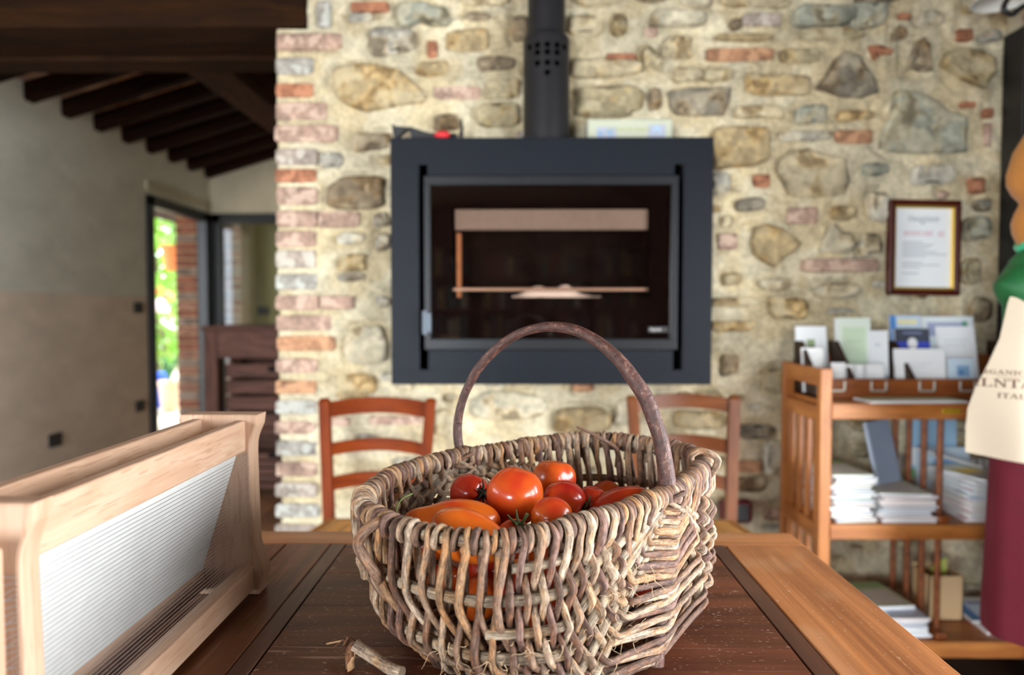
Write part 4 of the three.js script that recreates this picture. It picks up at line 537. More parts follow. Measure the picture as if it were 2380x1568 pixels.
  part('stand', [mov(new THREE.CylinderGeometry(0.014, 0.014, 1.26, 16), 0, 0.65, 0), lathe([[0.001, 0.03], [0.03, 0.028], [0.14, 0.012], [0.145, 0], [0.001, 0]].reverse(), 32)], blackM, t);
}
{ // wrought iron wall lamp above the black door
  const b = at(2362, 12, 2.2), t = thing('wall_lamp', 'wrought iron wall lamp with white ceramic shade above the black door', 'lamp', [XR, b.y, -2.2]); const q = (u, v) => at(u, v, 2.25).sub(t.position);
  part('iron_arm', tube(spline([V(0, 0.02, 0), q(2380, 14), q(2352, 34), q(2334, 24), q(2338, 4), V(-0.12, 0.09, -0.05)], 40), 0.008, 8), blackM, t); part('wall_rose', mov(rot(lathe([[0.001, 0.012], [0.03, 0.008], [0.04, 0], [0.001, 0]].reverse(), 24), 0, 0, Math.PI / 2), -0.001, 0.02, 0), blackM, t);
  const sh = lathe([[0.012, 0.075], [0.02, 0.07], [0.05, 0.035], [0.085, 0.004], [0.088, 0], [0.082, 0.0005], [0.045, 0.034], [0.012, 0.066]], 32); const c = q(2331, 4); part('ceramic_shade', mov(sh, c.x, c.y, c.z), phys({ color: C(236, 236, 230), roughness: 0.2 }), t, 'white ceramic shade');
}
// ---------------------------------------------------------------- hall: sockets, rack with crates
for (const [u, v, l, w, h] of [[320, 715, 'black light switch beside the garden doorway', 0.12, 0.08], [325, 943, 'black socket low beside the garden doorway', 0.12, 0.085], [127, 1022, 'black socket near the floor on the left wall', 0.12, 0.085]]) {
  const r = ray(u, v), p = r.multiplyScalar(XH / r.x).add(camera.position), t = thing('wall_socket', l, 'socket', [XH, p.y, p.z]); part('plate', mov(new RoundedBoxGeometry(0.012, h, w, 2, 0.004), 0.006, 0, 0), blackM, t); part('insert', mov(new RoundedBoxGeometry(0.004, h * 0.55, w * 0.55, 2, 0.0015), 0.013, 0, 0), std({ color: C(40, 40, 42), roughness: 0.4 }), t);
}
{ const p = at(612, 722, 8.19), t = thing('wall_socket', 'black switch on the olive wall behind the glazed door', 'socket', [p.x, p.y, -8.2]); part('plate', mov(new RoundedBoxGeometry(0.14, 0.09, 0.012, 2, 0.004), 0, 0, 0.006), blackM, t); part('insert', mov(new RoundedBoxGeometry(0.08, 0.05, 0.004, 2, 0.0015), 0, 0, 0.013), std({ color: C(40, 40, 42), roughness: 0.4 }), t); }
{
  const D = 4.30, zF = -D, x0 = at(474, 900, D).x, x1 = x0 + 0.86, yT = at(500, 757, D).y, m = std({ color: C(226, 192, 172), map: T.crate, roughness: 0.7 }), m2 = std({ color: C(250, 226, 220), map: T.crate, roughness: 0.75 });
  const t = thing('wooden_rack', 'dark wooden rack holding slatted crates in the hall', 'rack'); for (const x of [x0, x1 - 0.085]) for (const z of [zF - 0.075, zF - 0.45]) part('post', box(x, x + 0.085, 0, yT - 0.03, z, z + 0.075, 0.005), m, t);
  const yr = at(500, 832, D).y; part('back_panel', box(x0 + 0.02, x1 - 0.02, 0.05, yT - 0.03, zF - 0.462, zF - 0.452, 0), m, t); part('top_board', box(x0 - 0.01, x1 + 0.01, yT - 0.03, yT, zF - 0.47, zF + 0.01, 0.005), m, t); part('top_rail', box(x0 + 0.085, x1 - 0.085, yr, yT - 0.03, zF - 0.03, zF - 0.004, 0.004), m2, t);
  const ys = at(500, 1008, D).y, yb = 0.09; part('shelf_board', box(x0 + 0.02, x1 - 0.02, ys, ys + 0.03, zF - 0.45, zF - 0.01, 0.004), m, t); part('shelf_board', box(x0 + 0.02, x1 - 0.02, yb - 0.03, yb, zF - 0.45, zF - 0.01, 0.004), m, t);
  const crate = (label, y, hh, n) => { const c = thing('slatted_crate', label, 'crate', [(x0 + x1) / 2, y, zF - 0.24], 0, 'crates in the hall rack'), w = 0.325, d = 0.17, sh = (hh - 0.006) / n; for (let k = 0; k < n; k++) { const a = k * sh, b = a + sh * 0.80; part('slat', box(-w, w, a, b, d - 0.012, d, 0.002), m2, c); part('slat', box(-w, w, a, b, -d, -d + 0.012, 0.002), m2, c); part('slat', box(-w, -w + 0.012, a, b, -d + 0.012, d - 0.012, 0.002), m2, c); part('slat', box(w - 0.012, w, a, b, -d + 0.012, d - 0.012, 0.002), m2, c); } for (const s of [-1, 1]) part('corner_block', box(s * (w - 0.03) - 0.012, s * (w - 0.03) + 0.012, 0, hh, d - 0.036, d - 0.013, 0.002), m, c); part('bottom_board', box(-w + 0.012, w - 0.012, 0, 0.008, -d + 0.012, d - 0.012, 0), m, c);
    part('hand_hole', mov(new THREE.CapsuleGeometry(0.016, 0.14, 6, 14).rotateZ(Math.PI / 2).scale(1, 1, 0.12), 0.02, hh - sh * 0.55, d + 0.0006), std({ color: C(12, 9, 8), roughness: 1 }), c, 'dark hand hole'); };
  crate('slatted wooden crate on the upper shelf of the dark rack', ys + 0.031, yr - ys - 0.045, 4); crate('slatted wooden crate on the lower shelf of the dark rack', yb + 0.001, ys - yb - 0.12, 4);
}
// ---------------------------------------------------------------- bookcase behind the camera, mirrored in the stove glass
{
  const z = 3.3, x0 = -1.05, x1 = 1.64, m = std({ color: C(96, 66, 52), map: T.red, roughness: 0.5 }), t = thing('tall_bookcase', 'tall brown bookcase mirrored in the stove glass', 'bookcase');
  part('back_panel', box(x0, x1, 0, 2.34, z + 0.16, z + 0.17, 0), m, t); const ys = [0.05, 0.45, 0.82, 1.18, 1.54, 1.90]; for (const x of [x0, x0 + 0.61, x0 + 1.24, x0 + 1.87, x1 - 0.03]) part('upright', box(x, x + 0.03, 0, 2.34, z - 0.13, z + 0.16, 0.002), m, t); for (const y of [...ys, 2.32]) part('shelf_board', box(x0 + 0.03, x1 - 0.03, y - 0.025, y, z - 0.125, z + 0.16, 0.002), m, t);
  const cols = [[40, 48, 76], [80, 28, 28], [120, 116, 106], [34, 60, 66], [64, 56, 42], [22, 25, 32], [110, 92, 60], [48, 42, 56]].map((c) => std({ color: C(...c), roughness: 0.6 })), pg = std({ color: C(224, 216, 196), roughness: 0.9 });
  for (const y of [0.82, 1.18, 1.54]) for (let b = 0; b < 4; b++) { let x = x0 + 0.64 + (b - 1) * 0.63 + 0.022; for (let k = 0; k < 6; k++) { const w = rr(0.03, 0.075), h = rr(0.2, 0.31); if (x + w > x0 + 0.64 + (b - 1) * 0.63 + 0.58) break; const o = thing('book', ['first', 'second', 'third', 'fourth', 'fifth', 'sixth'][k] + ' book of bay ' + ['one', 'two', 'three', 'four'][b] + ' on the ' + (y < 1 ? 'lower' : y < 1.4 ? 'middle' : 'upper') + ' shelf behind the camera', 'book', [x + w / 2, y + 0.0005, z - 0.02], 0, 'books in the mirrored bookcase'); part('cover', [box(-w / 2, -w / 2 + 0.003, 0, h, -0.09, 0.09, 0), box(w / 2 - 0.003, w / 2, 0, h, -0.09, 0.09, 0), box(-w / 2, w / 2, 0, h, -0.093, -0.09, 0)], cols[Math.floor(rnd() * 8)], o); part('pages', box(-w / 2 + 0.003, w / 2 - 0.003, 0.004, h - 0.004, -0.09, 0.085, 0), pg, o); x += w + rr(0.002, 0.03); } }
}
// ---------------------------------------------------------------- garden seen through the doorway
{
  struct('ground_paving', 'pale sunlit paving outside the doorway', box(-14, XH - 0.27, -0.2, -0.02, -22, 3, 0), std({ color: C(206, 196, 180), map: T.stone, roughness: 0.9 }));
  const pot = (name, label, p, r, h, col) => { const t = thing(name, label, 'pot', p); part('pot_body', lathe([[0.001, 0.01], [r * 0.7, 0], [r * 0.95, h * 0.85], [r * 1.05, h * 0.87], [r * 1.05, h], [r * 0.93, h], [r * 0.9, h * 0.9], [0.001, h * 0.88]], 32), std({ color: col, roughness: 0.4 }), t); return t; };
  const leafG = new THREE.BufferGeometry(); leafG.setAttribute('position', new THREE.Float32BufferAttribute([0, 0, 0, 0.3, 0.5, 0.06, -0.3, 0.5, 0.06, 0, 1, 0], 3)); leafG.setIndex([0, 1, 2, 2, 1, 3]); leafG.computeVertexNormals();
  const leafM = phys({ color: C(128, 172, 62), roughness: 0.7, side: THREE.DoubleSide, transmission: 0.3, thickness: 0 });
  const bush = (name, label, p, rx, ry, cy, n, size, flowers, group) => { const t = thing(name, label, 'shrub', p, 0, group), im = new THREE.InstancedMesh(leafG, leafM, n), M = new THREE.Matrix4(), Q = new THREE.Quaternion(), c = new THREE.Color(); for (let i = 0; i < n; i++) { const a = rnd() * 6.28, e = Math.acos(rr(-1, 1)), r = Math.cbrt(rr(0.25, 1)) * (1 + 0.3 * n3(Math.cos(a) * 2, Math.sin(a) * 2, e * 2, 4)); Q.setFromEuler(new THREE.Euler(rr(-1.5, 1.5), rr(0, 6.28), rr(-1.5, 1.5))); M.compose(V(Math.cos(a) * Math.sin(e) * r * rx, cy + Math.cos(e) * r * ry, Math.sin(a) * Math.sin(e) * r * rx), Q, V(1, 1, 1).multiplyScalar(size * rr(0.6, 1.4))); im.setMatrixAt(i, M); c.setRGB(rr(0.7, 1.3), rr(0.75, 1.2), rr(0.5, 1)); im.setColorAt(i, c); } im.name = 'foliage'; im.userData.kind = 'stuff'; shade(im); t.add(im); part('stem', tube([V(0, 0, 0), V(0.03, cy * 0.5, 0), V(0, cy, 0)], 0.03, 8), std({ color: C(90, 70, 50) }), t);
    for (let k = 0; k < flowers; k++) { const a = rnd() * 6.28, e = rr(0.3, 1.9); part('blossom', mov(new THREE.IcosahedronGeometry(size * 0.7, 1), Math.cos(a) * Math.sin(e) * rx, cy + Math.cos(e) * ry, Math.sin(a) * Math.sin(e) * rx), std({ color: k % 3 ? C(240, 214, 216) : C(226, 120, 90), roughness: 0.8 }), t); } };
  const g = (u, d) => { const p = at(u, 800, d); return [p.x, -0.02, p.z]; };
  bush('flowering_shrub', 'leafy flowering shrub straight outside the doorway', g(378, 9.6), 0.62, 0.55, 0.95, 900, 0.10, 14); bush('garden_tree', 'bright green tree crown above the flowering shrub', g(366, 10.6), 0.75, 0.75, 2.0, 1100, 0.12, 0); bush('garden_hedge', 'tall hedge closing the garden far behind', g(360, 16), 3.0, 1.8, 1.4, 2200, 0.3, 0);
  const bp = g(362, 8.6); pot('blue_pot', 'glossy blue garden pot outside the doorway', [bp[0], -0.02, bp[2]], 0.17, 0.42, C(54, 96, 206));
  const gp = g(392, 8.2); const tp = pot('planter', 'pale planter with a dark green plant outside the doorway', [gp[0], -0.02, gp[2]], 0.12, 0.36, C(214, 178, 150)); for (let k = 0; k < 14; k++) { const a = k * 2.4, l = rr(0.18, 0.34); part('leaf', tube(spline([V(0, 0.34, 0), V(Math.cos(a) * 0.05, 0.34 + l * 0.7, Math.sin(a) * 0.05), V(Math.cos(a) * 0.14, 0.34 + l, Math.sin(a) * 0.14)], 8), (s) => 0.012 * Math.sin(Math.PI * (0.1 + 0.88 * s)), 6), std({ color: C(40, 104, 52), roughness: 0.6 }), tp); }
  const hp = at(404, 600, 6.95), ht = thing('hanging_pot', 'orange terracotta pot hanging outside by the brick jamb', 'pot', [hp.x, hp.y - 0.12, hp.z]); part('pot_body', lathe([[0.001, 0.01], [0.07, 0], [0.11, 0.2], [0.12, 0.21], [0.12, 0.24], [0.105, 0.24], [0.1, 0.2], [0.001, 0.19]], 28), std({ color: C(214, 124, 70), roughness: 0.8 }), ht); part('chain', tube([V(0, 0.2, 0), V(0, 0.87, 0)], 0.006, 6), blackM, ht);
  const pt = thing('pergola', 'white slatted pergola over the terrace outside', 'pergola', [0, 0, 0]), pw = std({ color: C(226, 220, 216), roughness: 0.7 }); for (let k = 0; k < 12; k++) part('slat', box(-6.6, XH - 1.0, 2.5, 2.58, -6.9 - k * 0.42, -6.78 - k * 0.42, 0.004), pw, pt); part('beam', box(-4.75, -4.63, 2.36, 2.5, -12, -6.6, 0.006), darkWood, pt); part('post', box(-4.75, -4.63, 0, 2.36, -11.8, -11.68, 0.006), darkWood, pt); part('post', box(-4.75, -4.63, 0, 2.36, -6.9, -6.78, 0.006), darkWood, pt);
}
// ---------------------------------------------------------------- table
const TY = 0.76;
{
  const t = thing('wooden_table', 'dark brown framed wooden table carrying the basket', 'table');
  const tm = (map, o = {}) => phys({ map, roughness: 0.36, specularIntensity: 0.55, bumpMap: T.barkB, bumpScale: 0.0006, ...o }); const mE = tm(T.tableEdge), mP = tm(T.tablePanel, { roughness: 0.42 }), mD = tm(T.tableDark), mL = tm(T.table);
  const zN = -0.12, zF = -1.245, zFi = -1.176, xl = -0.465, xr = 0.476, th = 0.032, y0 = TY - th;
  const far = part('end_board', box(xl, xr, y0, TY, zF, zFi - 0.0006, 0.004, 'x'), mE, t); part('end_board', box(xl, xr, y0, TY, zN, zN + 0.07, 0.004, 'x'), mE, t);
  part('side_board', box(0.3412, xr, y0, TY, zFi, zN - 0.001, 0.004, 'z', 0.9), mE, t); part('side_board', box(-0.392, -0.3172, y0, TY, zFi, zN - 0.001, 0.002, 'z'), mL, t); part('side_board', box(xl, -0.3935, y0, TY, zFi, zN - 0.001, 0.003, 'z'), mL, t);
  part('inlay_strip', box(0.3165, 0.3406, y0, TY - 0.0004, zFi, zN - 0.001, 0.0012, 'z'), mD, t); part('inlay_strip', box(-0.3166, -0.2925, y0, TY - 0.0004, zFi, zN - 0.001, 0.0012, 'z'), mD, t); part('inlay_strip', box(-0.2905, 0.3145, y0, TY - 0.0004, zFi + 0.001, zFi + 0.016, 0.0012, 'x'), mD, t);
  for (let k = 0; k < 9; k++) { const z1 = zFi + 0.0185 + k * 0.1155; part('panel_plank', box(-0.2905, 0.3142, y0, TY - 0.0002, z1, z1 + 0.1151, 0.0006, 'x'), mP, t); }
  part('sub_frame', box(xl + 0.03, xr - 0.03, y0 - 0.006, y0 + 0.002, zF + 0.03, zN - 0.02, 0), mD, t);
  const a = 0.05; part('apron_rail', [box(xl + a, xr - a, y0 - 0.09, y0 - 0.004, zF + a, zF + a + 0.022, 0.002), box(xl + a, xr - a, y0 - 0.09, y0 - 0.004, zN - a - 0.022, zN - a, 0.002), box(xl + a, xl + a + 0.022, y0 - 0.09, y0 - 0.004, zF + a, zN - a, 0.002), box(xr - a - 0.022, xr - a, y0 - 0.09, y0 - 0.004, zF + a, zN - a, 0.002)], mL, t);
  for (const x of [xl + a - 0.01, xr - a - 0.06]) for (const z of [zF + a - 0.01, zN - a - 0.06]) part('leg', box(x, x + 0.07, 0, y0 - 0.003, z, z + 0.07, 0.004), mL, t);
}
// ---------------------------------------------------------------- wire pasta cutter standing on its long side
{
  const m = std({ color: C(214, 202, 192), map: T.beech, roughness: 0.6 }), wire = std({ color: C(150, 152, 156), roughness: 0.35, metalness: 0.6 }), ply = std({ color: C(228, 228, 226), roughness: 0.4, map: T.plaster });
  const xr = -0.3565, xl = -0.465, zN = -0.512, zF = -0.992, H = 0.243, t = thing('wire_pasta_cutter', 'beech wood wire strung pasta cutter standing on its long side', 'pasta cutter', [0, TY + 0.0035, 0]), cx = (xr + xl) / 2, w = (xr - xl) / 2;
  // end boards: waisted profile with flared, rounded corners
  const prof = (s) => [[0.90, 0], [1, 0.022], [0.985, 0.032], [0.80, 0.062], [0.76, 0.10], [0.73, 0.16], [0.72, 0.195], [0.76, 0.213], [0.90, 0.232], [0.93, 0.243]].map(([k, y]) => [s * k * w, y]);
  const shp = () => { const s = new THREE.Shape(); const R_ = prof(1), L_ = prof(-1).reverse(); s.moveTo(...R_[0]); s.splineThru(R_.slice(1, 9).map((p) => new THREE.Vector2(...p))); s.lineTo(...R_[9]); s.lineTo(...L_[0]); s.splineThru(L_.slice(1, 9).map((p) => new THREE.Vector2(...p))); s.lineTo(...L_[9]); return s; };
  for (const [z0, z1] of [[zF, zF + 0.034], [zN - 0.024, zN]]) { const g = new THREE.ExtrudeGeometry(shp(), { depth: z1 - z0 - 0.006, bevelEnabled: true, bevelSize: 0.003, bevelThickness: 0.003, bevelSegments: 2, curveSegments: 8 }); g.translate(cx, 0, z0 + 0.003); part('end_board', grain(g, 'y', 2), m, t); }
  const za = zF + 0.034, zb = zN - 0.024, rail = (x0, x1, y0, y1) => part('long_rail', box(x0, x1, y0, y1, za - 0.004, zb + 0.004, 0.003, 'z', 2.4), m, t);
  rail(-0.389, -0.375, 0.195, 0.238); rail(-0.388, -0.3655, 0.004, 0.036); rail(-0.448, -0.434, 0.200, 0.240); rail(-0.452, -0.434, 0.004, 0.034);
  // sloping inner board that the pasta slides down on
  const g = new THREE.BoxGeometry(0.005, 0.205, zb - za - 0.002); rot(g, 0, 0, -0.30); mov(g, -0.415, 0.108, (za + zb) / 2); part('slide_board', grain(g, 'z', 1), ply, t, 'white sloping inner board');
  const nW = 36; for (let k = 0; k < nW; k++) { const y = 0.044 + k * (0.192 - 0.044) / (nW - 1); part('wire', tube([V(-0.3705 - 0.0004 * Math.sin(k), y, zF + 0.002), V(-0.3705, y, zN + 0.003), V(-0.3740 - 0.002 * (k % 3), y + 0.005 * ((k % 4) - 1.5), zN + 0.024)], 0.00034, 5), wire, t); }
  part('peg_bar', box(-0.40, -0.3625, 0.006, 0.222, zN + 0.022, zN + 0.036, 0.004, 'y'), m, t, 'pale peg bar at the near end'); part('bar_bracket', [box(-0.43, -0.40, 0.02, 0.05, zN - 0.002, zN + 0.036, 0.003), box(-0.43, -0.40, 0.17, 0.20, zN - 0.002, zN + 0.036, 0.003)], m, t);
}
// ---------------------------------------------------------------- willow basket
const barkCol = [[176, 156, 136], [150, 126, 108], [192, 178, 160], [126, 100, 86], [184, 154, 120], [202, 190, 174], [140, 114, 106]];
const barkM = barkCol.map((c) => std({ color: C(...c), map: T.bark, bumpMap: T.barkB, bumpScale: 0.0012, roughness: 0.72 }));
const ribM = std({ color: C(176, 168, 152), map: T.bark, bumpMap: T.barkB, bumpScale: 0.0008, roughness: 0.75 });
const basket = thing('willow_basket', 'woven willow basket with tall hoop handle full of tomatoes', 'basket');
const rimPt = (u, v) => { const r = ray(u, v), k = 0.08; /* rim plane y = 0.948 + k (d - 0.88) */ const s = (0.948 - k * 0.88 - EYE) / (r.y + k * r.z); return r.multiplyScalar(s).add(camera.position); };
const Fp = [[1075, 1058], [1040, 1068], [1000, 1079], [930, 1100], [876, 1130], [846, 1160], [846, 1182], [875, 1203], [912, 1222], [957, 1235], [1010, 1246], [1070, 1255], [1130, 1259], [1175, 1257], [1231, 1251], [1296, 1236], [1345, 1221], [1390, 1210], [1450, 1190], [1502, 1170], [1556, 1150]].map((p) => rimPt(...p));
const Kp = [[1075, 1058], [1119, 1056], [1175, 1047], [1245, 1034], [1315, 1024], [1390, 1022], [1465, 1029], [1521, 1036], [1577, 1046], [1613, 1058], [1636, 1078], [1617, 1104], [1580, 1130], [1556, 1150]].map((p) => rimPt(...p));
const Fc = new THREE.CatmullRomCurve3(Fp), Kc = new THREE.CatmullRomCurve3(Kp); Fc.arcLengthDivisions = Kc.arcLengthDivisions = 400;
const PA = Fp[0], PB = Fp[Fp.length - 1], footB = atY(1522, 1545, TY + 0.008), footA = V(lerp(PA.x, PB.x, 0.06), TY + 0.008, lerp(PA.z, PB.z, 0.06));
const hoop = (s) => { const k = 0.27, inA = footA.clone().lerp(footB, 0.03), inB = footB.clone().lerp(footA, 0.03), low = TY + 0.019; inA.y = inB.y = low;
  if (s < k) { const q = s / k, e = PA.clone().lerp(footA, q * 0.93); return e.lerp(inA, smooth(0.7, 1, q)); } if (s > 1 - k) { const q = (1 - s) / k, e = PB.clone().lerp(footB, q * 0.93); return e.lerp(inB, smooth(0.7, 1, q)); }
  return inA.lerp(inB, (s - k) / (1 - 2 * k)); };
function surf(s, phi) {
  s = clamp(s, 0.0005, 0.9995); const F = Fc.getPointAt(s), K = Kc.getPointAt(s), M = F.clone().add(K).multiplyScalar(0.5), H = hoop(s), c = Math.cos(phi), sn = Math.sin(phi);
  const ce = Math.sign(c) * Math.abs(c) ** 0.30 * (1 + 0.05 * Math.sin(2 * phi) ** 2), se = sn ** 1.15; return M.clone().addScaledVector(F.clone().sub(K), 0.5 * ce).addScaledVector(H.sub(M), se);
}
function surfN(s, phi) { const e = 0.01, a = surf(s + e, phi).sub(surf(s - e, phi)), b = surf(s, Math.min(Math.PI, phi + e)).sub(surf(s, Math.max(0, phi - e))); const n = b.cross(a).normalize(); const ctr = V(lerp(PA.x, PB.x, 0.5), 0.93, lerp(PA.z, PB.z, 0.5)); if (n.dot(surf(s, phi).sub(ctr)) < 0) n.negate(); return n; }
const rimR = 0.0060, wR = 0.0037, NR = 7, MID = 4; // seven ribs, the middle one is the hoop
{
  const rp = [...spline(Fp, 120), ...spline(Kp, 110).reverse().slice(1, -1)]; part('rim', tube(rp, rimR, 10, true), ribM, basket);
  // the hoop handle and its two uprights
  const nrm = PB.clone().sub(PA).cross(V(0, 1, 0)).normalize(), onPlane = (u, v) => { const r = ray(u, v), q = nrm.dot(PA.clone().sub(camera.position)) / nrm.dot(r); return r.multiplyScalar(q).add(camera.position); };
  const hp = [[1066, 1030], [1064, 985], [1075, 930], [1100, 875], [1145, 818], [1200, 778], [1255, 761], [1300, 760], [1352, 772], [1405, 806], [1455, 856], [1500, 925], [1530, 1000], [1546, 1080], [1553, 1150]].map((p) => onPlane(...p)); hp.unshift(PA.clone().setY(PA.y - 0.01));
  const inB2 = [PB.clone().lerp(footB, 0.3), PB.clone().lerp(footB, 0.65), footB.clone().lerp(PB, 0.05), footB];
  const inA2 = [footA, PA.clone().lerp(footA, 0.6), PA.clone().lerp(footA, 0.25)];
  const pts = spline([...inA2, ...hp, ...inB2], 150).map((p) => p.add(V(n3(p.x * 40, p.y * 40, p.z * 40, 3), 0, n3(p.x * 40, p.y * 40, p.z * 40, 4)).multiplyScalar(0.0012)));
  part('handle', tube(pts, (s) => lerp(0.0060, 0.0100, smooth(0.42, 0.84, s)) * (1 + 0.05 * Math.sin(s * 40)), 14, false, 9), std({ color: C(150, 128, 124), map: T.lichen, bumpMap: T.barkB, bumpScale: 0.0012, roughness: 0.6 }), basket, 'dark hoop handle with pale lichen');
  for (let j = 1; j <= NR; j++) { const pts = []; for (let i = 0; i <= 60; i++) { const s = i / 60, f = Math.PI * j / (NR + 1); pts.push(surf(s, f)); } part(j === MID ? 'keel_rib' : 'rib', tube(pts, j === MID ? 0.0075 : 0.0058, 8), ribM, basket); }
  for (const [f, a, b] of [[0.20, 0.66, 1], [0.60, 0.62, 1], [0.99, 0.6, 1], [Math.PI - 0.2, 0.7, 1], [Math.PI - 0.6, 0.64, 1], [Math.PI - 0.99, 0.64, 1], [0.6, 0, 0.34], [Math.PI - 0.6, 0, 0.34]]) { const pts = []; for (let i = 0; i <= 30; i++) pts.push(surf(lerp(a, b, i / 30), f)); part('short_rib', tube(pts, 0.0052, 8), ribM, basket); }
}
const fibres = [];
{
  const N = 80, ctr = V(lerp(PA.x, PB.x, 0.5), 0.93, lerp(PA.z, PB.z, 0.5));
  for (let i = 0; i < N; i++) {
    const q0 = (i + 0.5) / N, s0 = q0 < 0.20 ? q0 / 0.20 * 0.24 : q0 < 0.50 ? lerp(0.24, 0.60, (q0 - 0.20) / 0.30) : 0.60 + 0.40 * (1 - (1 - (q0 - 0.50) / 0.50) ** 1.3), par = i % 2 ? 1 : -1, pts = [], r0 = wR * rr(0.85, 1.2), zig = rr(0.35, 0.75) / N, slip = rr(-0.25, 0.25) / N; let dead = false;
    const wrap = (phi, first, from, turns) => { // loop round the rim, seen from its cross-section
      const c = phi === 0 ? Fc : Kc, p = c.getPointAt(clamp(s0, 0.003, 0.997)), tn = c.getTangentAt(clamp(s0, 0.003, 0.997)), out = V(tn.z, 0, -tn.x).normalize(); if (out.dot(p.clone().sub(ctr)) < 0) out.negate(); const up = V(0, 1, 0), R0 = rimR + r0 * 0.92, list = [];
      for (let q = 0; q <= 10; q++) { const a = lerp(turns[0], turns[1], q / 10); list.push(p.clone().addScaledVector(out, Math.cos(a) * R0).addScaledVector(up, Math.sin(a) * R0).addScaledVector(tn, (q / 10 - 0.5) * 0.006)); } return list; };
    const o1 = par > 0; pts.push(...wrap(0, true, 0, o1 ? [Math.PI * 1.75, -Math.PI * 0.05].map((a, k) => k ? 0 - 0.1 : Math.PI * 1.55) : [-Math.PI * 0.6, Math.PI * 1.05]));
    const zone = s0 > 0.65 || s0 < 0.31, half = [0.2, 0.393, 0.6, 0.785, 0.99, 1.178], pole = s0 > 0.86 || s0 < 0.11, fs = pole ? [0.42, 0.98, Math.PI / 2, Math.PI - 0.98, Math.PI - 0.42] : zone ? [...half, Math.PI / 2, ...half.map((f) => Math.PI - f).reverse()] : [1, 2, 3, 4, 5, 6, 7].map((j) => Math.PI * j / 8); let sgLast = 1;
    fs.forEach((f, k) => {
      const mid = Math.abs(f - Math.PI / 2) < 0.01, sg = mid && zone && i % 4 !== 1 ? 1 : (k % 2 ? -1 : 1) * par, s1 = clamp(zone ? s0 + slip * Math.sin(k) * 0.5 : s0 - sg * zig * (f < 1.6 ? 1 : -1) + slip * Math.sin(k), 0.002, 0.998), n = surfN(s1, f), off = (mid ? 0.0085 : pole ? 0.002 : 0.0054) + r0 * 0.85, p = surf(s1, f).addScaledVector(n, sg * off); sgLast = sg;
      if (p.y < TY + r0 + 0.001) p.y = TY + r0 + 0.001; pts.push(p); if (!zone && k < fs.length - 1) { const f2 = (f + fs[k + 1]) / 2, m = surf(s0, f2); if (m.y < TY + r0 + 0.001) m.y = TY + r0 + 0.001; pts.push(m); }
    });
    const lastOut = sgLast > 0; pts.push(...wrap(Math.PI, false, 0, lastOut ? [-0.1, Math.PI * 1.55] : [Math.PI * 1.05, -Math.PI * 0.6]));
    const sharp = []; pts.forEach((p, q) => { sharp.push(p); if (q > 9 && q < pts.length - 11 && zone) { const nx = pts[q + 1]; sharp.push(p.clone().lerp(nx, 0.22), p.clone().lerp(nx, 0.78)); } }); const cp = spline(sharp, zone ? 170 : 120).map((p) => p.add(V(n3(p.x * 90, p.y * 90, p.z * 90, i), n3(p.x * 90, p.y * 90, p.z * 90, i + 30), n3(p.x * 90, p.y * 90, p.z * 90, i + 60)).multiplyScalar(0.0009)));
    const ph = rnd() * 6; part('weaver', tube(cp, (s) => r0 * (1 + 0.10 * Math.sin(s * 17 + ph) + 0.06 * Math.sin(s * 61 + ph)), 8, false, 6), barkM[Math.floor(rnd() * 7)], basket);
    // second strand of the binding over the rim, beside the first
    for (const [c, m] of [[Fc, 1], [Kc, 1]]) { if (c === Fc ? s0 > 0.33 && s0 < 0.95 : rnd() < 0.45) continue; const s2 = clamp(s0 + 0.5 / N, 0.004, 0.996), p = c.getPointAt(s2), tn = c.getTangentAt(s2), out = V(tn.z, 0, -tn.x).normalize(); if (out.dot(p.clone().sub(ctr)) < 0) out.negate(); const list = [], r2 = wR * rr(0.75, 1.1), R0 = rimR + r2 * 0.8, dir = rnd() < 0.5 ? 1 : -1, end = surf(s2 + rr(-0.3, 0.3) / N, c === Fc ? 0.20 : Math.PI - 0.20).addScaledVector(out, -dir * 0.001); for (let q = 0; q <= 10; q++) { const a = lerp(-0.5, Math.PI * 1.12, q / 10), aa = dir > 0 ? a : Math.PI - a; list.push(p.clone().addScaledVector(out, Math.cos(aa) * R0).addScaledVector(V(0, 1, 0), Math.sin(aa) * R0).addScaledVector(tn, (q / 10 - 0.5) * 0.005)); } list.push(end); part('rim_binding', tube(spline(list, 26), (s) => r2 * (1 + 0.1 * Math.sin(s * 14 + ph)), 8, false, 6), barkM[Math.floor(rnd() * 7)], basket); }
  }
  // bindings crossed over the joint of handle and rim
  for (const [P, u] of [[PA, 1], [PB, 1]]) for (let k = 0; k < 4; k++) { const list = []; for (let q = 0; q <= 22; q++) { const a = q / 22 * 6.2832; list.push(P.clone().add(V(Math.cos(a) * 0.0165, -0.002 + (k % 2 ? 1 : -1) * Math.sin(a + k) * 0.010 - k * 0.004, Math.sin(a) * 0.0165))); } part('joint_binding', tube(list, 0.0030, 6, true, 6), barkM[(k * 2 + 1) % 7], basket); }
  // stray ends: raised twig at the back, loop at the right, bent end at the left, knob ends
  const bk = rimPt(1432, 1028); part('stray_twig', tube(spline([bk.clone().add(V(0.002, -0.035, 0)), bk.clone().add(V(0, -0.01, 0.012)), at(1402, 1022, 0.99), at(1370, 1004, 0.985), at(1340, 991, 0.985)], 24), (s) => 0.0042 - 0.0026 * s, 8, false, 6), barkM[3], basket);
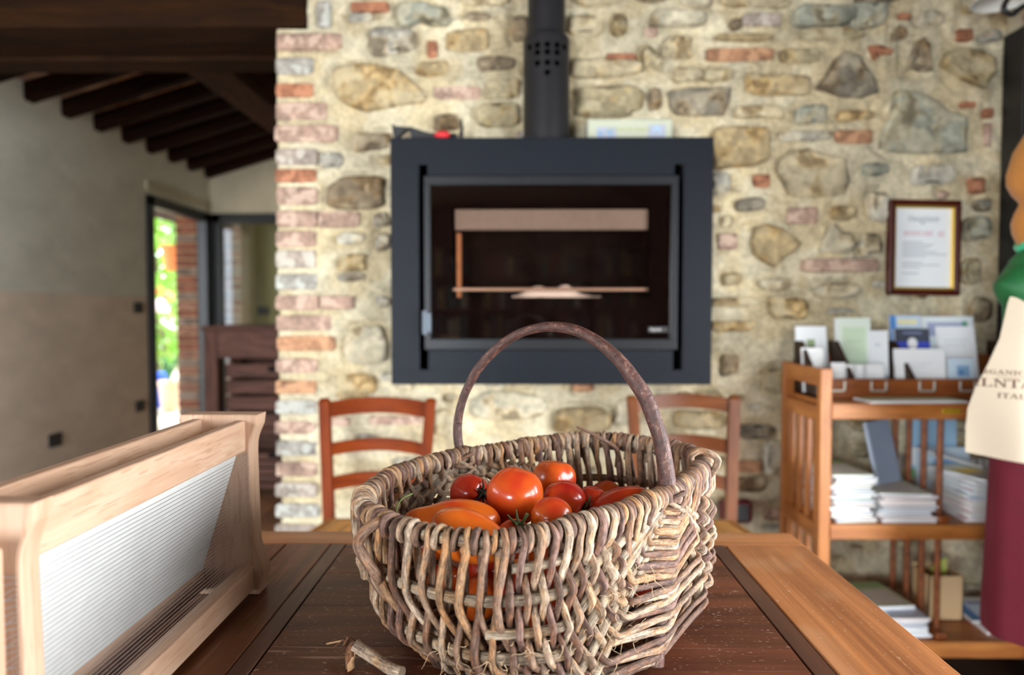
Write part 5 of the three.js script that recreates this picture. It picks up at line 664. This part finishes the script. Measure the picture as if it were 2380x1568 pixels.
  const rl = 0.885; part('stray_loop', tube(spline([at(1610, 1078, rl + 0.02), at(1608, 1056, rl), at(1625, 1047, rl), at(1645, 1050, rl), at(1668, 1068, rl), at(1666, 1080, rl), at(1650, 1106, rl + 0.005)], 34), 0.0044, 8, false, 6), barkM[0], basket);
  const ll = 0.715; part('stray_loop', tube(spline([at(905, 1207, ll), at(880, 1212, ll - 0.012), at(846, 1236, ll - 0.02), at(832, 1262, ll - 0.02), at(845, 1292, ll - 0.02), at(872, 1330, ll - 0.015), at(884, 1352, ll)], 40), 0.0056, 9, false, 6), barkM[1], basket);
  for (const [u0, v0, u1, v1, d] of [[870, 1230, 835, 1300, 0.74], [836, 1300, 850, 1340, 0.72]]) part('stray_twig', tube([at(u0, v0, d), at((u0 + u1) / 2 + 3, (v0 + v1) / 2, d - 0.004), at(u1, v1, d)], 0.0048, 8, false, 6), barkM[2], basket);
  // frayed bark
  for (let k = 0; k < 200; k++) { const s = rr(0.50, 0.90), f = rr(0.6, 1.5), p = surf(s, f).addScaledVector(surfN(s, f), 0.012), L = rr(0.006, 0.024), q = [p]; let dir = V(rr(-1, 1), rr(-1.3, 0.4), rr(-0.2, 1)).normalize(); for (let i = 0; i < 5; i++) { dir.add(V(rr(-0.6, 0.6), rr(-0.6, 0.45), rr(-0.6, 0.6))).normalize(); const nx = q[q.length - 1].clone().addScaledVector(dir, L / 5); if (nx.y < TY + 0.001) nx.y = TY + 0.001; q.push(nx); } fibres.push(tube(spline(q, 9), (s) => 0.00036 * (1 - 0.7 * s), 4)); }
  const fb = part('frayed_bark', fibres, std({ color: C(196, 168, 132), roughness: 0.8 }), basket, 'fine frayed bark fibres'); fb.userData.kind = 'stuff';
}
{ // broken twig end lying beside the basket
  const P = (u, v, up = 0.006) => atY(u, v, TY + up), t = thing('broken_twig', 'broken willow twig with a split end lying left of the basket', 'twig', [0, 0, 0]);
  part('stem', tube(spline([P(935, 1562, 0.008), P(905, 1552, 0.008), P(880, 1535, 0.010), P(850, 1515, 0.014), P(825, 1498, 0.02)], 24), (s) => 0.0062 + 0.0012 * s, 10, false, 6), barkM[5], t);
  const strip = (a, b, c, w, m) => { const rows = []; for (let i = 0; i <= 8; i++) { const q = i / 8, p = a.clone().lerp(b, Math.min(1, q * 2)).lerp(c, Math.max(0, q * 2 - 1)), d = c.clone().sub(a).normalize(), side = V(0, 1, 0).cross(d).normalize().lerp(V(0, 1, 0), 0.4).normalize(); const r = []; for (const [x, y] of [[-1, 0], [0, 0.5], [1, 0], [0, -0.3], [-1, 0]]) r.push(p.clone().addScaledVector(side, x * w).add(V(0, y * w * 0.6, 0))); rows.push(r); } part('split_strip', sheet(rows), m, t); };
  const pale = std({ color: C(232, 214, 182), map: T.beech, roughness: 0.8, side: THREE.DoubleSide }), br = std({ color: C(150, 112, 84), map: T.bark, roughness: 0.8, side: THREE.DoubleSide });
  const a = P(820, 1484, 0.02); strip(a, P(790, 1490, 0.02), P(760, 1496, 0.012), 0.0045, pale); strip(P(815, 1482, 0.021), P(796, 1488, 0.023), P(775, 1506, 0.01), 0.004, br); strip(P(816, 1496, 0.02), P(812, 1515, 0.014), P(814, 1550, 0.002), 0.0055, br); strip(P(820, 1520, 0.012), P(815, 1540, 0.006), P(816, 1556, 0.003), 0.0045, pale); strip(P(826, 1490, 0.022), P(812, 1480, 0.026), P(800, 1502, 0.014), 0.005, br);
}
// ---------------------------------------------------------------- tomatoes
{
  const skin = (rough = 0.26) => phys({ vertexColors: true, roughness: rough, clearcoat: 0.45, clearcoatRoughness: 0.12, specularIntensity: 0.6 }), skinM = skin();
  const calM = std({ color: C(74, 84, 40), roughness: 0.7, side: THREE.DoubleSide }), calD = std({ color: C(34, 34, 22), roughness: 0.8, side: THREE.DoubleSide });
  // r: mean radius, long: length over width, lobes: folds near the stem; ripe 0 orange .. 1 deep red
  function tomatoGeo(r, long, lobes, fold, taper, ripe, sd, pinch = 0) {
    const nu = 56, nv = 36, P = [], Cc = [], I = []; const org = new THREE.Color().setRGB(0.66, 0.13, 0.012), red = new THREE.Color().setRGB(0.52, 0.042, 0.011), deep = new THREE.Color().setRGB(0.34, 0.012, 0.009);
    for (let j = 0; j <= nv; j++) for (let i = 0; i <= nu; i++) {
      const th = j / nv * Math.PI, ph = i / nu * 6.28319, y = Math.cos(th), sn = Math.sin(th) ** 0.92; let k = 1 + taper * y; k *= 1 - pinch * Math.exp(-(((y - 0.45) / 0.28) ** 2)); const f = fold * (0.25 + 0.75 * smooth(-0.4, 0.9, y)) * (0.5 + 0.5 * Math.cos(ph * lobes + sd)) ** 2; k *= 1 - f; k *= 1 + 0.05 * n3(Math.cos(ph) * 1.2 + sd, y * 1.2, Math.sin(ph) * 1.2, 5);
      const dimp = 0.16 * r * Math.exp(-((th / 0.35) ** 2)), px = r * k * sn * Math.cos(ph), pz = r * k * sn * Math.sin(ph), py = r * long * y - dimp; P.push(px, py, pz);
      const m = clamp(ripe + 0.5 * n3(px / r * 0.9 + sd, py / r * 0.8, pz / r * 0.9 + 3, 7) + 0.16 * n3(px / r * 3 + sd, py / r * 3, pz / r * 3, 8), 0, 1), c = m < 0.5 ? org.clone().lerp(red, m * 2) : red.clone().lerp(deep, m * 2 - 1); Cc.push(c.r, c.g, c.b);
    }
    for (let j = 0; j < nv; j++) for (let i = 0; i < nu; i++) { const a = j * (nu + 1) + i, b = a + nu + 1; I.push(a, a + 1, b, b, a + 1, b + 1); }
    const g = new THREE.BufferGeometry(); g.setAttribute('position', new THREE.Float32BufferAttribute(P, 3)); g.setAttribute('color', new THREE.Float32BufferAttribute(Cc, 3)); g.setIndex(I); g.computeVertexNormals();
    const n = g.attributes.normal; for (let j = 0; j <= nv; j++) { const a = j * (nu + 1), b = a + nu, x = n.getX(a) + n.getX(b), y = n.getY(a) + n.getY(b), z = n.getZ(a) + n.getZ(b), l = Math.hypot(x, y, z) || 1; n.setXYZ(a, x / l, y / l, z / l); n.setXYZ(b, x / l, y / l, z / l); } return g;
  }
  function tomato(label, u, v, d, r, o) {
    const p = at(u, v, d), t = thing('tomato', label, 'tomato', p.toArray(), 0, 'tomatoes in the basket'), q = V(0, 1, 0), axis = V(...(o.axis ?? [0.2, 1, 0.2])).normalize();
    t.quaternion.setFromUnitVectors(q, axis); part('fruit', tomatoGeo(r, o.long ?? 1, o.lobes ?? 5, o.fold ?? 0.05, o.taper ?? 0, o.ripe ?? 0.35, o.sd ?? u * 0.013, o.pinch ?? 0), skinM, t);
    if (o.calyx) { const top = r * (o.long ?? 1) - 0.15 * r, g = []; for (let k = 0; k < 6; k++) { const a = k * 1.047 + u, L = rr(0.5, 0.8) * r; g.push(tube(spline([V(0, top, 0), V(Math.cos(a) * L * 0.5, top + 0.16 * r, Math.sin(a) * L * 0.5), V(Math.cos(a) * L, top + (o.curl ?? 0.1) * r, Math.sin(a) * L)], 8), (s) => 0.0026 * (1 - 0.75 * s), 5)); } part('calyx', g, o.calyx === 2 ? calD : calM, t); part('stalk', tube(spline([V(0, top, 0), V(0.002, top + 0.25 * r, 0.002), V(0.004, top + (o.stalk ?? 0.45) * r, 0.001)], 8), 0.0019, 6), o.calyx === 2 ? calD : calM, t); }
    return t;
  }
  tomato('largest round tomato on top of the heap', 1197, 1152, 0.83, 0.0345, { long: 0.95, lobes: 3, fold: 0.10, ripe: 0.22, axis: [0.3, 0.5, -0.7], sd: 1.1 });
  tomato('folded orange red tomato at the back right of the largest one', 1288, 1112, 0.905, 0.0290, { long: 0.86, lobes: 4, fold: 0.14, ripe: 0.24, axis: [0.1, 1, -0.1], sd: 2.6 });
  tomato('dark red tomato with dry black calyx left of the largest one', 1091, 1146, 0.885, 0.0245, { long: 0.98, ripe: 0.62, axis: [0.75, 0.16, 0.62], calyx: 2, stalk: 0.7, sd: 3.4 });
  tomato('long orange tomato stretched along the left front', 1048, 1215, 0.787, 0.0262, { long: 2.15, taper: -0.12, pinch: 0.14, fold: 0.02, ripe: 0.08, axis: [-0.97, 0.03, 0.15], sd: 4.4 });
  tomato('bright orange tomato lying against the front rim', 1086, 1247, 0.735, 0.0275, { long: 1.6, taper: 0.10, fold: 0.02, ripe: -0.2, axis: [-0.93, 0.24, -0.1], sd: 5.3 });
  tomato('small ridged orange tomato right of the centre', 1283, 1203, 0.785, 0.0238, { long: 1.0, lobes: 5, fold: 0.09, ripe: 0.22, axis: [0.92, -0.25, 0.12], calyx: 1, stalk: 0.5, sd: 6.7 });
  tomato('red tomato behind the small ridged one', 1312, 1163, 0.855, 0.0240, { long: 1.1, ripe: 0.50, axis: [0.85, -0.35, 0.3], sd: 7.7, calyx: 1, stalk: 0.8 });
  tomato('dark red tomato in the shade right of the heap', 1372, 1178, 0.875, 0.0220, { long: 1.25, ripe: 0.75, axis: [0.2, 1, 0], sd: 8.8 });
  tomato('long red tomato beside the right handle', 1446, 1184, 0.855, 0.0275, { long: 1.55, taper: -0.08, fold: 0.02, ripe: 0.55, axis: [0.93, 0.34, -0.1], sd: 9.4 });
  tomato('small tomato with green calyx low in the middle', 1196, 1251, 0.768, 0.0205, { long: 1.05, ripe: 0.30, axis: [0.25, 0.85, 0.35], calyx: 1, stalk: 0.9, curl: 0.45, sd: 10.2 });
  tomato('red tomato wedged under the largest one', 1140, 1240, 0.825, 0.0195, { long: 1.1, ripe: 0.48, axis: [0.6, 0.5, 0.3], sd: 11.7 });
  // lower layers glimpsed through the wicker
  const low = [...scene.children].filter((o) => o.userData.category === 'tomato').map((o) => o.position.clone()); const c0 = V(lerp(PA.x, PB.x, 0.5), 0, lerp(PA.z, PB.z, 0.5)); for (let k = 0, tr = 0; k < 26 && tr < 4000; tr++) { const s = rr(0.18, 0.82), f = rr(0.25, Math.PI - 0.25), wl = surf(s, f), q = c0.clone().setY(0.905).lerp(wl, rr(0.35, 0.72)), r = rr(0.021, 0.025); if (q.y > 0.893 || q.y < TY + 0.045) continue; if (low.some((o, k) => o.distanceTo(q) < (k === 3 || k === 4 ? 0.062 : 0.0495))) continue; const ins = wl.distanceTo(q); if (ins < r + 0.018) continue; low.push(q); k++;
    const t = thing('tomato', 'tomato deep in the basket glimpsed through the wicker', 'tomato', q.toArray(), 0, 'lower tomatoes seen through the wicker'); t.rotation.set(rr(0, 6), rr(0, 6), rr(0, 6)); part('fruit', tomatoGeo(r, rr(0.95, 1.25), 4, 0.04, 0, rr(0.15, 0.6), k * 3.1), skinM, t); }
}
{ const p = at(938, 1192, 0.80); single('tomato_tendril', 'thin pale green tendril curling at the left inside the basket', 'tendril', tube(spline([p.clone().add(V(-0.004, -0.012, 0)), p.clone().add(V(-0.008, 0.004, 0)), p.clone().add(V(-0.002, 0.016, 0)), p.clone().add(V(0.010, 0.022, -0.002))], 20), 0.0009, 6), std({ color: C(136, 158, 90), roughness: 0.6 })); }
renderer.render(scene, camera);
